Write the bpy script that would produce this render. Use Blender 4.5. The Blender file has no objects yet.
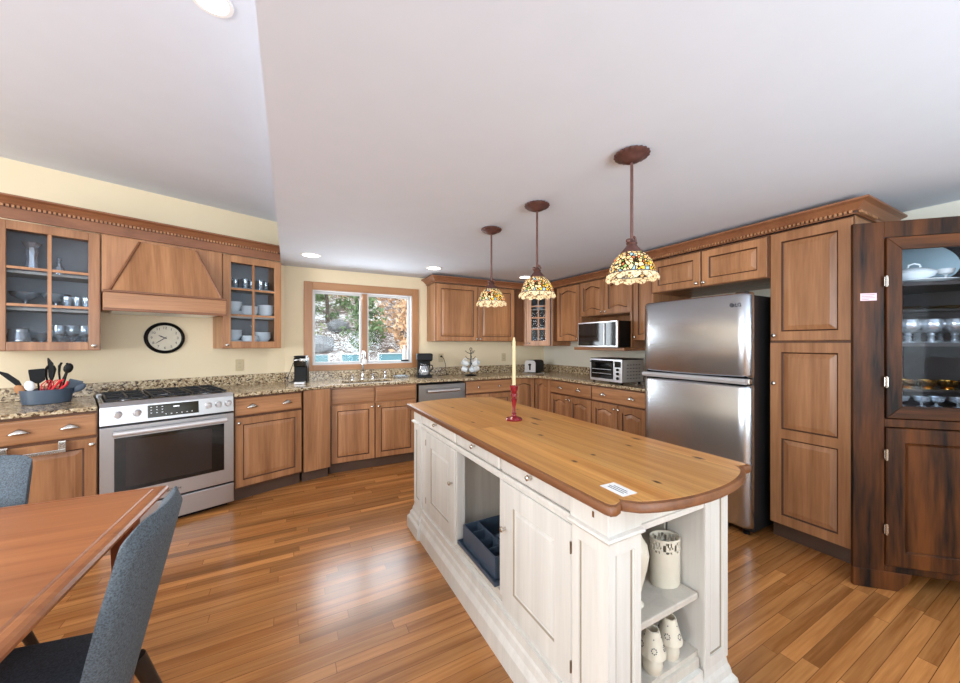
import bpy, bmesh, math, random
from mathutils import Vector, Matrix, noise
random.seed(7)
C = bpy.context.scene.collection
SC = bpy.context.scene
PI = math.pi
def R(d): return math.radians(d)

# ------------------------------------------------------------------ camera, sky, light, exposure
cam_d = bpy.data.cameras.new('camera'); cam = bpy.data.objects.new('camera', cam_d); C.objects.link(cam)
cam_d.sensor_width = 36.0; cam_d.lens = 356.0 / 960.0 * 36.0
cam_d.shift_y = 2.2 / 960.0; cam_d.clip_start = 0.05; cam_d.clip_end = 200
cam.location = (0, 0, 1.33); cam.rotation_euler = (R(90), 0, R(-28.2))
SC.camera = cam
W = bpy.data.worlds.new('sky'); SC.world = W; W.use_nodes = True
bg = W.node_tree.nodes['Background']; bg.inputs[0].default_value = (0.86, 0.93, 1.0, 1); bg.inputs[1].default_value = 3.0
SC.view_settings.view_transform = 'Standard'; SC.view_settings.look = 'None'
SC.view_settings.exposure = 0.0; SC.view_settings.gamma = 1.0; SC.view_settings.use_curve_mapping = False

def area(name, loc, target, sx, sy, power, col=(1, 1, 1), spread=180):
    l = bpy.data.lights.new(name, 'AREA'); l.shape = 'RECTANGLE'; l.size = sx; l.size_y = sy
    l.energy = power; l.color = col; l.spread = R(spread)
    o = bpy.data.objects.new(name, l); C.objects.link(o); o.location = loc
    d = Vector(target) - Vector(loc); o.rotation_euler = d.to_track_quat('-Z', 'Y').to_euler()
    return o
# daylight through the big openings behind and to the left of the camera, and the kitchen window
area('rear_window_daylight', (0.2, -2.9, 1.45), (0.6, 3.0, 1.2), 3.6, 1.9, 16, (0.93, 0.965, 1.0))
area('side_window_daylight', (-3.4, 0.2, 1.6), (1.0, 2.2, 1.2), 2.6, 1.7, 150, (0.95, 0.975, 1.0))
area('kitchen_window_daylight', (0.82, 4.62, 1.52), (0.9, 2.0, 0.9), 1.05, 0.8, 24, (0.92, 0.96, 1.0))
# added fill lights behind the camera to brighten the ceilings, no real fixture
area('added_ceiling_fill', (1.2, -1.7, 1.30), (1.2, -1.6, 2.6), 3.4, 1.8, 102, (0.68, 0.86, 1.0))
area('added_ceiling_fill_far', (1.3, -1.9, 1.25), (1.5, 3.6, 2.75), 2.4, 0.9, 17, (0.84, 0.93, 1.0), 80)
area('added_ceiling_fill_high', (-1.8, -1.4, 1.35), (-1.7, -0.9, 2.6), 2.4, 1.4, 47, (0.68, 0.86, 1.0))

# ------------------------------------------------------------------ materials
def lin(c):
    out = []
    for v in c[:3]:
        v = v / 255.0
        out.append(v / 12.92 if v <= 0.04045 else ((v + 0.055) / 1.055) ** 2.4)
    return (out[0], out[1], out[2], 1.0)
def mat(name):
    m = bpy.data.materials.new(name); m.use_nodes = True
    nt = m.node_tree; b = nt.nodes['Principled BSDF']
    return m, nt, b
def plain(name, rgb, rough=0.5, metal=0.0, var=0.0, scale=8.0, spec=None, bump=0.0, coat=0.0):
    m, nt, b = mat(name)
    b.inputs['Roughness'].default_value = rough; b.inputs['Metallic'].default_value = metal
    if spec is not None: b.inputs['Specular IOR Level'].default_value = spec
    if coat: b.inputs['Coat Weight'].default_value = coat; b.inputs['Coat Roughness'].default_value = 0.15
    c = lin(rgb)
    tc = nt.nodes.new('ShaderNodeTexCoord'); nz = nt.nodes.new('ShaderNodeTexNoise')
    nz.inputs['Scale'].default_value = scale; nz.inputs['Detail'].default_value = 4
    nt.links.new(tc.outputs['Object'], nz.inputs['Vector'])
    rp = nt.nodes.new('ShaderNodeValToRGB')
    v = var
    rp.color_ramp.elements[0].position = 0.3; rp.color_ramp.elements[1].position = 0.7
    rp.color_ramp.elements[0].color = tuple(x * (1 - v) for x in c[:3]) + (1,)
    rp.color_ramp.elements[1].color = tuple(min(1, x * (1 + v)) for x in c[:3]) + (1,)
    nt.links.new(nz.outputs['Fac'], rp.inputs['Fac']); nt.links.new(rp.outputs['Color'], b.inputs['Base Color'])
    if bump:
        bp = nt.nodes.new('ShaderNodeBump'); bp.inputs['Strength'].default_value = bump; bp.inputs['Distance'].default_value = 0.002
        nt.links.new(nz.outputs['Fac'], bp.inputs['Height']); nt.links.new(bp.outputs['Normal'], b.inputs['Normal'])
    return m
def wood(name, c1, c2, axis='z', rough=0.38, scale=14.0, stretch=0.06, knots=None, coat=0.0, boards=None, contrast=1.0):
    """streaky grain along one local axis, with board-to-board and object-to-object variation"""
    m, nt, b = mat(name); N = nt.nodes.new; L = nt.links.new
    b.inputs['Roughness'].default_value = rough
    if coat: b.inputs['Coat Weight'].default_value = coat; b.inputs['Coat Roughness'].default_value = 0.12
    tc = N('ShaderNodeTexCoord'); mp = N('ShaderNodeMapping')
    s = {'x': (stretch, 1, 1), 'y': (1, stretch, 1), 'z': (1, 1, stretch), 'yz': (1, stretch, stretch)}[axis]
    mp.inputs['Scale'].default_value = s
    oi = N('ShaderNodeObjectInfo'); ad = N('ShaderNodeVectorMath'); ad.operation = 'ADD'
    ml = N('ShaderNodeVectorMath'); ml.operation = 'SCALE'; ml.inputs['Scale'].default_value = 7.0
    cb = N('ShaderNodeCombineXYZ')
    for i in range(3): L(oi.outputs['Random'], cb.inputs[i])
    L(cb.outputs[0], ml.inputs[0]); L(tc.outputs['Object'], ad.inputs[0]); L(ml.outputs[0], ad.inputs[1]); L(ad.outputs[0], mp.inputs[0])
    if boards:
        bk = N('ShaderNodeTexBrick'); bk.inputs['Scale'].default_value = 1.0
        bm_ = N('ShaderNodeMapping'); L(tc.outputs['Object'], bm_.inputs[0])
        if boards[2]: bm_.inputs['Rotation'].default_value = (0, 0, R(boards[2]))
        if boards[1] < 5:   # random end joints: shift every row by its own amount
            sx = N('ShaderNodeSeparateXYZ'); L(bm_.outputs[0], sx.inputs[0])
            dv = N('ShaderNodeMath'); dv.operation = 'DIVIDE'; dv.inputs[1].default_value = boards[0]; L(sx.outputs[1], dv.inputs[0])
            fl_ = N('ShaderNodeMath'); fl_.operation = 'FLOOR'; L(dv.outputs[0], fl_.inputs[0])
            wn = N('ShaderNodeTexWhiteNoise'); wn.noise_dimensions = '1D'; L(fl_.outputs[0], wn.inputs['W'])
            ma = N('ShaderNodeMath'); ma.operation = 'MULTIPLY_ADD'; ma.inputs[1].default_value = boards[1] * 7.3; L(wn.outputs['Value'], ma.inputs[0]); L(sx.outputs[0], ma.inputs[2])
            cx_ = N('ShaderNodeCombineXYZ'); L(ma.outputs[0], cx_.inputs[0]); L(sx.outputs[1], cx_.inputs[1]); L(cx_.outputs[0], bk.inputs['Vector'])
        else: L(bm_.outputs[0], bk.inputs['Vector'])
        bo = N('ShaderNodeVectorMath'); bo.operation = 'SCALE'; bo.inputs['Scale'].default_value = 23.0; L(bk.outputs['Color'], bo.inputs[0])
        b2 = N('ShaderNodeVectorMath'); b2.operation = 'ADD'; L(mp.outputs[0], b2.inputs[0]); L(bo.outputs[0], b2.inputs[1]); gv = b2.outputs[0]
    else: gv = mp.outputs[0]
    n1 = N('ShaderNodeTexNoise'); n1.inputs['Scale'].default_value = scale; n1.inputs['Detail'].default_value = 6; n1.inputs['Distortion'].default_value = 0.6
    n2 = N('ShaderNodeTexNoise'); n2.inputs['Scale'].default_value = scale * 7; n2.inputs['Detail'].default_value = 3
    L(gv, n1.inputs['Vector']); L(gv, n2.inputs['Vector'])
    rp = N('ShaderNodeValToRGB'); rp.color_ramp.elements[0].color = lin(c1); rp.color_ramp.elements[1].color = lin(c2)
    rp.color_ramp.elements[0].position = 0.5 - 0.22 / contrast; rp.color_ramp.elements[1].position = 0.5 + 0.22 / contrast
    mx = N('ShaderNodeMath'); mx.operation = 'MULTIPLY_ADD'; mx.inputs[1].default_value = 0.3; L(n2.outputs['Fac'], mx.inputs[0])
    sc = N('ShaderNodeMath'); sc.operation = 'MULTIPLY'; sc.inputs[1].default_value = 0.7; L(n1.outputs['Fac'], sc.inputs[0]); L(sc.outputs[0], mx.inputs[2])
    L(mx.outputs[0], rp.inputs['Fac'])
    hs = N('ShaderNodeHueSaturation'); L(rp.outputs['Color'], hs.inputs['Color'])
    vr = N('ShaderNodeMapRange'); vr.inputs['To Min'].default_value = 0.90; vr.inputs['To Max'].default_value = 1.10
    L(oi.outputs['Random'], vr.inputs['Value']); L(vr.outputs[0], hs.inputs['Value'])
    col = hs.outputs['Color']
    if boards:
        bk.inputs['Row Height'].default_value = boards[0]; bk.inputs['Brick Width'].default_value = boards[1]
        bk.inputs['Mortar Size'].default_value = boards[3]; bk.inputs['Mortar Smooth'].default_value = 0.1; bk.offset = 0.0; bk.offset_frequency = 2
        bk.inputs['Color1'].default_value = (0.62, 0.62, 0.62, 1); bk.inputs['Color2'].default_value = (1.25, 1.2, 1.15, 1)
        bk.inputs['Mortar'].default_value = (0.35, 0.3, 0.28, 1)
        mm = N('ShaderNodeMix'); mm.data_type = 'RGBA'; mm.blend_type = 'MULTIPLY'; mm.inputs['Factor'].default_value = boards[4]
        L(col, mm.inputs['A']); L(bk.outputs['Color'], mm.inputs['B']); col = mm.outputs['Result']
    if knots:
        prev = None
        for kx, ky, ka, kb in knots:
            sb = N('ShaderNodeVectorMath'); sb.operation = 'SUBTRACT'; sb.inputs[1].default_value = (kx, ky, 0); L(tc.outputs['Object'], sb.inputs[0])
            sm = N('ShaderNodeVectorMath'); sm.operation = 'MULTIPLY'; sm.inputs[1].default_value = (1 / ka, 1 / kb, 0); L(sb.outputs[0], sm.inputs[0])
            ln = N('ShaderNodeVectorMath'); ln.operation = 'LENGTH'; L(sm.outputs[0], ln.inputs[0])
            if prev is None: prev = ln.outputs['Value']
            else:
                mn = N('ShaderNodeMath'); mn.operation = 'MINIMUM'; L(prev, mn.inputs[0]); L(ln.outputs['Value'], mn.inputs[1]); prev = mn.outputs[0]
        kr = N('ShaderNodeValToRGB'); kr.color_ramp.elements[0].position = 0.35; kr.color_ramp.elements[1].position = 1.0
        kr.color_ramp.elements[0].color = lin((70, 32, 16)); kr.color_ramp.elements[1].color = (1, 1, 1, 1); L(prev, kr.inputs['Fac'])
        mm2 = N('ShaderNodeMix'); mm2.data_type = 'RGBA'; mm2.blend_type = 'MULTIPLY'; mm2.inputs['Factor'].default_value = 0.95
        L(col, mm2.inputs['A']); L(kr.outputs['Color'], mm2.inputs['B']); col = mm2.outputs['Result']
    L(col, b.inputs['Base Color'])
    return m
def thin_glass(name, tint=(0.9, 0.96, 1.0), refl=0.12, milk=0.0, ior=1.5):
    m = bpy.data.materials.new(name); m.use_nodes = True; nt = m.node_tree; nt.nodes.clear(); N = nt.nodes.new; L = nt.links.new
    out = N('ShaderNodeOutputMaterial'); tr = N('ShaderNodeBsdfTransparent'); gl = N('ShaderNodeBsdfGlossy'); df = N('ShaderNodeBsdfDiffuse')
    tr.inputs[0].default_value = tint + (1,); gl.inputs['Roughness'].default_value = 0.03; df.inputs[0].default_value = tint + (1,)
    fr = N('ShaderNodeFresnel'); fr.inputs[0].default_value = ior
    ma = N('ShaderNodeMath'); ma.operation = 'ADD'; ma.inputs[1].default_value = refl; ma.use_clamp = True; L(fr.outputs[0], ma.inputs[0])
    m1 = N('ShaderNodeMixShader'); m1.inputs[0].default_value = milk; L(tr.outputs[0], m1.inputs[1]); L(df.outputs[0], m1.inputs[2])
    m2 = N('ShaderNodeMixShader'); L(ma.outputs[0], m2.inputs[0]); L(m1.outputs[0], m2.inputs[1]); L(gl.outputs[0], m2.inputs[2])
    L(m2.outputs[0], out.inputs[0])
    return m
M = {}
M['cab'] = wood('cabinet_maple', (138, 92, 58), (190, 138, 96), 'z', 0.34, 11, 0.06, contrast=1.25)
M['cab_h'] = wood('cabinet_maple_across', (138, 92, 58), (190, 138, 96), 'x', 0.34, 11, 0.06, contrast=1.25)
M['cab_slope'] = wood('hood_maple', (138, 92, 58), (190, 138, 96), 'yz', 0.4, 11, 0.06, contrast=1.25)
M['cab_in'] = plain('cabinet_inside', (150, 150, 152), 0.6, var=0.1)
M['cab_shelf'] = plain('cabinet_shelf', (160, 156, 150), 0.5, var=0.06)
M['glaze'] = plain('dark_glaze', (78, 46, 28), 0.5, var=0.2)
M['cab_gap_shade'] = wood('cabinet_gap_shade', (84, 52, 34), (116, 76, 50), 'z', 0.4, 9, 0.07)  # darkened wood: shade of the gaps between doors put into the colour
M['island_glaze'] = plain('island_antique_glaze', (150, 138, 120), 0.6, var=0.15)
M['toe'] = plain('toe_kick_brown', (84, 62, 48), 0.6, var=0.1)
M['crown'] = wood('crown_maple', (112, 70, 46), (150, 100, 68), 'x', 0.4, 9, 0.07)
M['darkwood'] = wood('hutch_dark_walnut', (18, 9, 6), (96, 54, 22), 'z', 0.5, 8, 0.09, contrast=1.7)
M['darkwood_h'] = wood('hutch_dark_walnut_across', (18, 9, 6), (96, 54, 22), 'x', 0.5, 8, 0.09, contrast=1.7)
for k_ in ('darkwood', 'darkwood_h'): M[k_].node_tree.nodes['Principled BSDF'].inputs['Specular IOR Level'].default_value = 0.22
M['darkin'] = plain('hutch_inside', (50, 42, 42), 0.7, var=0.2)
M['tabletop'] = wood('table_cherry', (128, 72, 42), (176, 114, 70), 'x', 0.36, 8, 0.07, coat=0.0, boards=(0.14, 40.0, 0, 0.0, 0.35))
KNOTS = [(a, b, 1.5 * c, 1.5 * d) for a, b, c, d in [(-.128, .618, .008, .02), (-.213, .145, .007, .016), (.152, .056, .013, .045), (.068, -.045, .008, .032), (-.054, -.252, .009, .016), (-.179, -.614, .008, .012), (-.060, -.591, .008, .010), (.290, -.511, .010, .022), (.170, -.569, .007, .014), (.264, -.808, .010, .020), (-.090, -.886, .007, .014), (.22, .35, .008, .016), (-.02, .40, .006, .012)]]
M['pine'] = wood('island_pine', (178, 116, 54), (224, 168, 96), 'y', 0.36, 13, 0.035, knots=KNOTS, coat=0.1, boards=(0.125, 40.0, 90, 0.001, 0.45), contrast=1.3)
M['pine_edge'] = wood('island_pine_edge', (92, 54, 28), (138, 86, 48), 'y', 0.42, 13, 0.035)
M['floor'] = wood('oak_floor', (140, 88, 44), (194, 136, 80), 'x', 0.26, 12, 0.05, coat=0.1, boards=(0.057, 0.85, 0, 0.0014, 0.85), contrast=1.5)
M['white_paint'] = wood('island_white_paint', (196, 193, 186), (216, 213, 206), 'z', 0.45, 16, 0.05)
M['white_paint_in'] = wood('island_white_inside', (184, 176, 164), (204, 196, 184), 'z', 0.5, 16, 0.05)
M['wall'] = plain('wall_cream', (230, 214, 182), 0.75, var=0.02, scale=3)
M['wall_right'] = plain('wall_offwhite', (222, 220, 206), 0.75, var=0.02, scale=3)
M['ceil'] = plain('ceiling_white', (214, 220, 230), 0.8, var=0.012, scale=6)
M['white'] = plain('white_gloss', (238, 238, 236), 0.3, var=0.02)
M['ivory'] = plain('ivory_ceramic', (212, 204, 186), 0.3, var=0.04, scale=20)
M['plastic_ivory'] = plain('ivory_plastic', (202, 186, 150), 0.4)
M['trimwood'] = wood('window_trim_wood', (152, 104, 64), (184, 134, 90), 'x', 0.4, 9, 0.07)
M['trimwood_v'] = wood('window_trim_wood_upright', (152, 104, 64), (184, 134, 90), 'z', 0.4, 9, 0.07)
M['vinyl'] = plain('white_vinyl', (206, 206, 206), 0.4)
M['black'] = plain('black_plastic', (8, 8, 10), 0.42, var=0.1, spec=0.22)
M['blackgloss'] = plain('black_glass', (8, 8, 10), 0.06, spec=0.6)
M['iron'] = plain('cast_iron', (24, 26, 30), 0.5, var=0.1)
M['slate'] = plain('slate_blue_plastic', (66, 80, 96), 0.42, var=0.06)
M['chrome'] = plain('chrome', (220, 222, 226), 0.1, metal=1.0)
M['nickel'] = plain('brushed_nickel', (205, 200, 192), 0.24, metal=1.0)
M['gold'] = plain('gold_lustre', (206, 160, 80), 0.2, metal=1.0, var=0.1)
M['bronze'] = plain('pendant_bronze', (98, 66, 60), 0.42, metal=0.45, var=0.2, scale=30)
M['red'] = plain('red_lacquer', (122, 12, 26), 0.25, var=0.3, scale=60, coat=0.4)
M['redplastic'] = plain('red_plastic', (214, 34, 44), 0.4)
M['wax'] = plain('candle_wax', (206, 184, 142), 0.45)
M['paper'] = plain('white_paper', (236, 236, 234), 0.7)
M['ink'] = plain('dark_ink', (70, 72, 78), 0.7)
M['pink'] = plain('pink_paper', (226, 196, 206), 0.7)
M['magenta'] = plain('magenta_cloth', (206, 20, 104), 0.8, var=0.06, scale=60, bump=0.2)
M['teal'] = plain('teal_sling', (96, 140, 150), 0.6, var=0.06)
M['snow'] = None
M['glass'] = thin_glass('window_glass', (0.97, 0.99, 1.0), 0.0, ior=1.2)
M['cabglass'] = thin_glass('cabinet_glass', (0.95, 0.975, 1.0), 0.0, ior=1.12)
M['ware'] = thin_glass('glassware', (0.78, 0.86, 0.92), 0.16, 0.16)
M['cutglass'] = thin_glass('cut_crystal', (0.78, 0.86, 0.94), 0.30, 0.32)
M['china'] = plain('white_china', (228, 232, 234), 0.15, var=0.02)
M['bluechina'] = plain('pale_blue_china', (186, 208, 218), 0.15, var=0.05, scale=10)
M['darkplate'] = plain('dark_plate', (44, 40, 44), 0.3, var=0.2)
M['woodspoon'] = wood('wooden_spoon', (150, 96, 56), (190, 136, 90), 'z', 0.6, 10, 0.1)
M['clockface'] = plain('clock_face', (214, 206, 186), 0.5, var=0.06, scale=12)
M['legwood'] = plain('dark_leg_wood', (30, 22, 18), 0.4, var=0.2)
M['lampglow'] = None

def steel(name, rgb=(190, 190, 192), rough=0.33, axis='z'):
    m, nt, b = mat(name); N = nt.nodes.new; L = nt.links.new
    b.inputs['Metallic'].default_value = 1.0; b.inputs['Base Color'].default_value = lin(rgb)
    tc = N('ShaderNodeTexCoord'); mp = N('ShaderNodeMapping')
    mp.inputs['Scale'].default_value = {'z': (700, 700, 4), 'x': (4, 700, 700)}[axis]
    nz = N('ShaderNodeTexNoise'); nz.inputs['Scale'].default_value = 1.0; nz.inputs['Detail'].default_value = 2
    L(tc.outputs['Object'], mp.inputs[0]); L(mp.outputs[0], nz.inputs['Vector'])
    mr = N('ShaderNodeMapRange'); mr.inputs['To Min'].default_value = rough; mr.inputs['To Max'].default_value = rough + 0.002
    L(nz.outputs['Fac'], mr.inputs['Value']); L(mr.outputs[0], b.inputs['Roughness'])
    return m
M['steel'] = steel('stainless_steel'); M['steel_h'] = steel('stainless_steel_across', axis='x')
M['fridge'] = steel('fridge_stainless', (196, 200, 206), 0.27)
M['steel_dark'] = steel('steel_dim', (150, 146, 144), 0.3, axis='x')
M['silver'] = plain('silver_trim', (212, 212, 214), 0.35, metal=0.55)
M['fridgeside'] = plain('fridge_side_black', (34, 34, 36), 0.4, var=0.05)
M['steel_light'] = steel('steel_bright', (226, 228, 232), 0.3)

def granite():
    m, nt, b = mat('granite'); N = nt.nodes.new; L = nt.links.new
    b.inputs['Roughness'].default_value = 0.16
    tc = N('ShaderNodeTexCoord')
    vo = N('ShaderNodeTexVoronoi'); vo.inputs['Scale'].default_value = 85; L(tc.outputs['Object'], vo.inputs['Vector'])
    nz = N('ShaderNodeTexNoise'); nz.inputs['Scale'].default_value = 40; nz.inputs['Detail'].default_value = 5; nz.inputs['Roughness'].default_value = 0.7; L(tc.outputs['Object'], nz.inputs['Vector'])
    sp = N('ShaderNodeSeparateColor'); L(vo.outputs['Color'], sp.inputs[0])
    ad = N('ShaderNodeMath'); ad.operation = 'MULTIPLY_ADD'; ad.inputs[1].default_value = 0.45; L(sp.outputs[0], ad.inputs[0]); 
    s2 = N('ShaderNodeMath'); s2.operation = 'MULTIPLY'; s2.inputs[1].default_value = 0.6; L(nz.outputs['Fac'], s2.inputs[0]); L(s2.outputs[0], ad.inputs[2])
    rp = N('ShaderNodeValToRGB'); cr = rp.color_ramp
    cr.elements[0].position = 0.26; cr.elements[0].color = lin((34, 28, 24)); cr.elements[1].position = 0.8; cr.elements[1].color = lin((222, 210, 186))
    for p, c in ((0.36, (92, 72, 54)), (0.44, (146, 120, 88)), (0.54, (172, 154, 124)), (0.66, (196, 176, 140))):
        e = cr.elements.new(p); e.color = lin(c)
    L(ad.outputs[0], rp.inputs['Fac']); L(rp.outputs['Color'], b.inputs['Base Color'])
    return m
M['granite'] = granite()
def fabric(name, rgb):
    m, nt, b = mat(name); N = nt.nodes.new; L = nt.links.new
    b.inputs['Roughness'].default_value = 0.9
    tc = N('ShaderNodeTexCoord'); w1 = N('ShaderNodeTexNoise'); w1.inputs['Scale'].default_value = 260; w1.inputs['Detail'].default_value = 2
    L(tc.outputs['Object'], w1.inputs['Vector'])
    rp = N('ShaderNodeValToRGB'); c = lin(rgb)
    rp.color_ramp.elements[0].color = tuple(x * 0.55 for x in c[:3]) + (1,); rp.color_ramp.elements[1].color = tuple(min(1, x * 1.5) for x in c[:3]) + (1,)
    rp.color_ramp.elements[0].position = 0.3; rp.color_ramp.elements[1].position = 0.72
    L(w1.outputs['Fac'], rp.inputs['Fac']); L(rp.outputs['Color'], b.inputs['Base Color'])
    bp = N('ShaderNodeBump'); bp.inputs['Strength'].default_value = 0.4; bp.inputs['Distance'].default_value = 0.001
    L(w1.outputs['Fac'], bp.inputs['Height']); L(bp.outputs['Normal'], b.inputs['Normal'])
    return m
M['fabric'] = fabric('chair_blue_grey_fabric', (84, 94, 102))
M['fabric_seat'] = fabric('chair_seat_fabric', (50, 56, 66))
def stained():
    m = bpy.data.materials.new('stained_glass'); m.use_nodes = True; nt = m.node_tree; nt.nodes.clear(); N = nt.nodes.new; L = nt.links.new
    out = N('ShaderNodeOutputMaterial'); tl = N('ShaderNodeBsdfTranslucent'); pr = N('ShaderNodeBsdfPrincipled'); mx = N('ShaderNodeMixShader')
    tc = N('ShaderNodeTexCoord'); vo = N('ShaderNodeTexVoronoi'); vo.inputs['Scale'].default_value = 62; L(tc.outputs['Object'], vo.inputs['Vector'])
    ve = N('ShaderNodeTexVoronoi'); ve.feature = 'DISTANCE_TO_EDGE'; ve.inputs['Scale'].default_value = 62; L(tc.outputs['Object'], ve.inputs['Vector'])
    sp = N('ShaderNodeSeparateColor'); L(vo.outputs['Color'], sp.inputs[0])
    rp = N('ShaderNodeValToRGB'); cr = rp.color_ramp; cr.interpolation = 'CONSTANT'
    cols = [(0.0, (226, 204, 164)), (0.36, (226, 180, 70)), (0.46, (130, 160, 104)), (0.56, (206, 176, 130)), (0.74, (206, 124, 84)), (0.80, (130, 168, 192)), (0.86, (220, 168, 60)), (0.92, (196, 190, 150))]
    cr.elements[0].color = lin(cols[0][1]); cr.elements[1].position = cols[1][0]; cr.elements[1].color = lin(cols[1][1])
    for p, c in cols[2:]:
        e = cr.elements.new(p); e.color = lin(c)
    L(sp.outputs[0], rp.inputs['Fac'])
    er = N('ShaderNodeValToRGB'); er.color_ramp.elements[0].position = 0.09; er.color_ramp.elements[1].position = 0.15
    er.color_ramp.elements[0].color = lin((40, 34, 30)); er.color_ramp.elements[1].color = (1, 1, 1, 1); L(ve.outputs['Distance'], er.inputs['Fac'])
    mu = N('ShaderNodeMix'); mu.data_type = 'RGBA'; mu.blend_type = 'MULTIPLY'; mu.inputs['Factor'].default_value = 1.0
    L(rp.outputs['Color'], mu.inputs['A']); L(er.outputs['Color'], mu.inputs['B'])
    L(mu.outputs['Result'], tl.inputs[0]); L(mu.outputs['Result'], pr.inputs['Base Color']); pr.inputs['Roughness'].default_value = 0.2
    mx.inputs[0].default_value = 0.45; L(tl.outputs[0], mx.inputs[1]); L(pr.outputs[0], mx.inputs[2]); L(mx.outputs[0], out.inputs[0])
    return m
M['stained'] = stained()
def bead():
    m = bpy.data.materials.new('beaded_glass'); m.use_nodes = True; nt = m.node_tree; nt.nodes.clear(); N = nt.nodes.new; L = nt.links.new
    out = N('ShaderNodeOutputMaterial'); tl = N('ShaderNodeBsdfTranslucent'); pr = N('ShaderNodeBsdfPrincipled'); mx = N('ShaderNodeMixShader')
    tc = N('ShaderNodeTexCoord'); vo = N('ShaderNodeTexVoronoi'); vo.inputs['Scale'].default_value = 110; L(tc.outputs['Object'], vo.inputs['Vector'])
    rp = N('ShaderNodeValToRGB'); rp.color_ramp.elements[0].color = lin((232, 216, 184)); rp.color_ramp.elements[1].color = lin((120, 92, 60)); rp.color_ramp.elements[0].position = .45; rp.color_ramp.elements[1].position = .75
    L(vo.outputs['Distance'], rp.inputs['Fac']); L(rp.outputs['Color'], tl.inputs[0]); L(rp.outputs['Color'], pr.inputs['Base Color'])
    mx.inputs[0].default_value = .5; L(tl.outputs[0], mx.inputs[1]); L(pr.outputs[0], mx.inputs[2]); L(mx.outputs[0], out.inputs[0]); return m
M['bead'] = bead()
def glow(name, col, strength):
    m = bpy.data.materials.new(name); m.use_nodes = True; nt = m.node_tree; b = nt.nodes['Principled BSDF']
    b.inputs['Emission Color'].default_value = col + (1,); b.inputs['Emission Strength'].default_value = strength
    b.inputs['Base Color'].default_value = (1, 1, 1, 1)
    return m
M['bulb'] = glow('lit_bulb', (1.0, 0.88, 0.68), 9.0)
M['can'] = glow('lit_can_lens', (1.0, 0.95, 0.85), 7.0)
M['display'] = glow('oven_display', (0.75, 0.85, 0.95), 0.5)
def snow():
    m, nt, b = mat('snow_and_leaf_litter'); N = nt.nodes.new; L = nt.links.new
    b.inputs['Roughness'].default_value = 0.8
    tc = N('ShaderNodeTexCoord'); n1 = N('ShaderNodeTexNoise'); n1.inputs['Scale'].default_value = 0.9; n1.inputs['Detail'].default_value = 2
    n2 = N('ShaderNodeTexNoise'); n2.inputs['Scale'].default_value = 8.0; n2.inputs['Detail'].default_value = 6; n2.inputs['Roughness'].default_value = 0.75
    L(tc.outputs['Object'], n1.inputs['Vector']); L(tc.outputs['Object'], n2.inputs['Vector'])
    a = N('ShaderNodeMath'); a.operation = 'MULTIPLY_ADD'; a.inputs[1].default_value = 0.5; L(n1.outputs['Fac'], a.inputs[0]); L(n2.outputs['Fac'], a.inputs[2])
    rp = N('ShaderNodeValToRGB'); cr = rp.color_ramp; cr.elements[0].position = 0.66; cr.elements[0].color = lin((98, 80, 70)); cr.elements[1].position = 0.86; cr.elements[1].color = lin((240, 242, 246))
    e = cr.elements.new(0.77); e.color = lin((166, 150, 140))
    L(a.outputs[0], rp.inputs['Fac']); L(rp.outputs['Color'], b.inputs['Base Color'])
    return m
M['snow'] = snow()
M['deck'] = plain('snow_on_deck', (232, 236, 242), 0.8, var=0.05, scale=3)
M['rock'] = plain('grey_rock', (128, 128, 130), 0.9, var=0.3, scale=6)
M['bark'] = plain('tree_bark', (104, 90, 78), 0.9, var=0.3, scale=12)
M['leaf_tan'] = plain('dry_beech_leaf', (220, 180, 142), 0.8, var=0.3, scale=3)
M['leaf_green'] = plain('evergreen_needles', (120, 140, 96), 0.8, var=0.3, scale=3)
M['leaf_pale'] = plain('pale_understory_leaf', (168, 178, 120), 0.8, var=0.3, scale=3)

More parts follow.
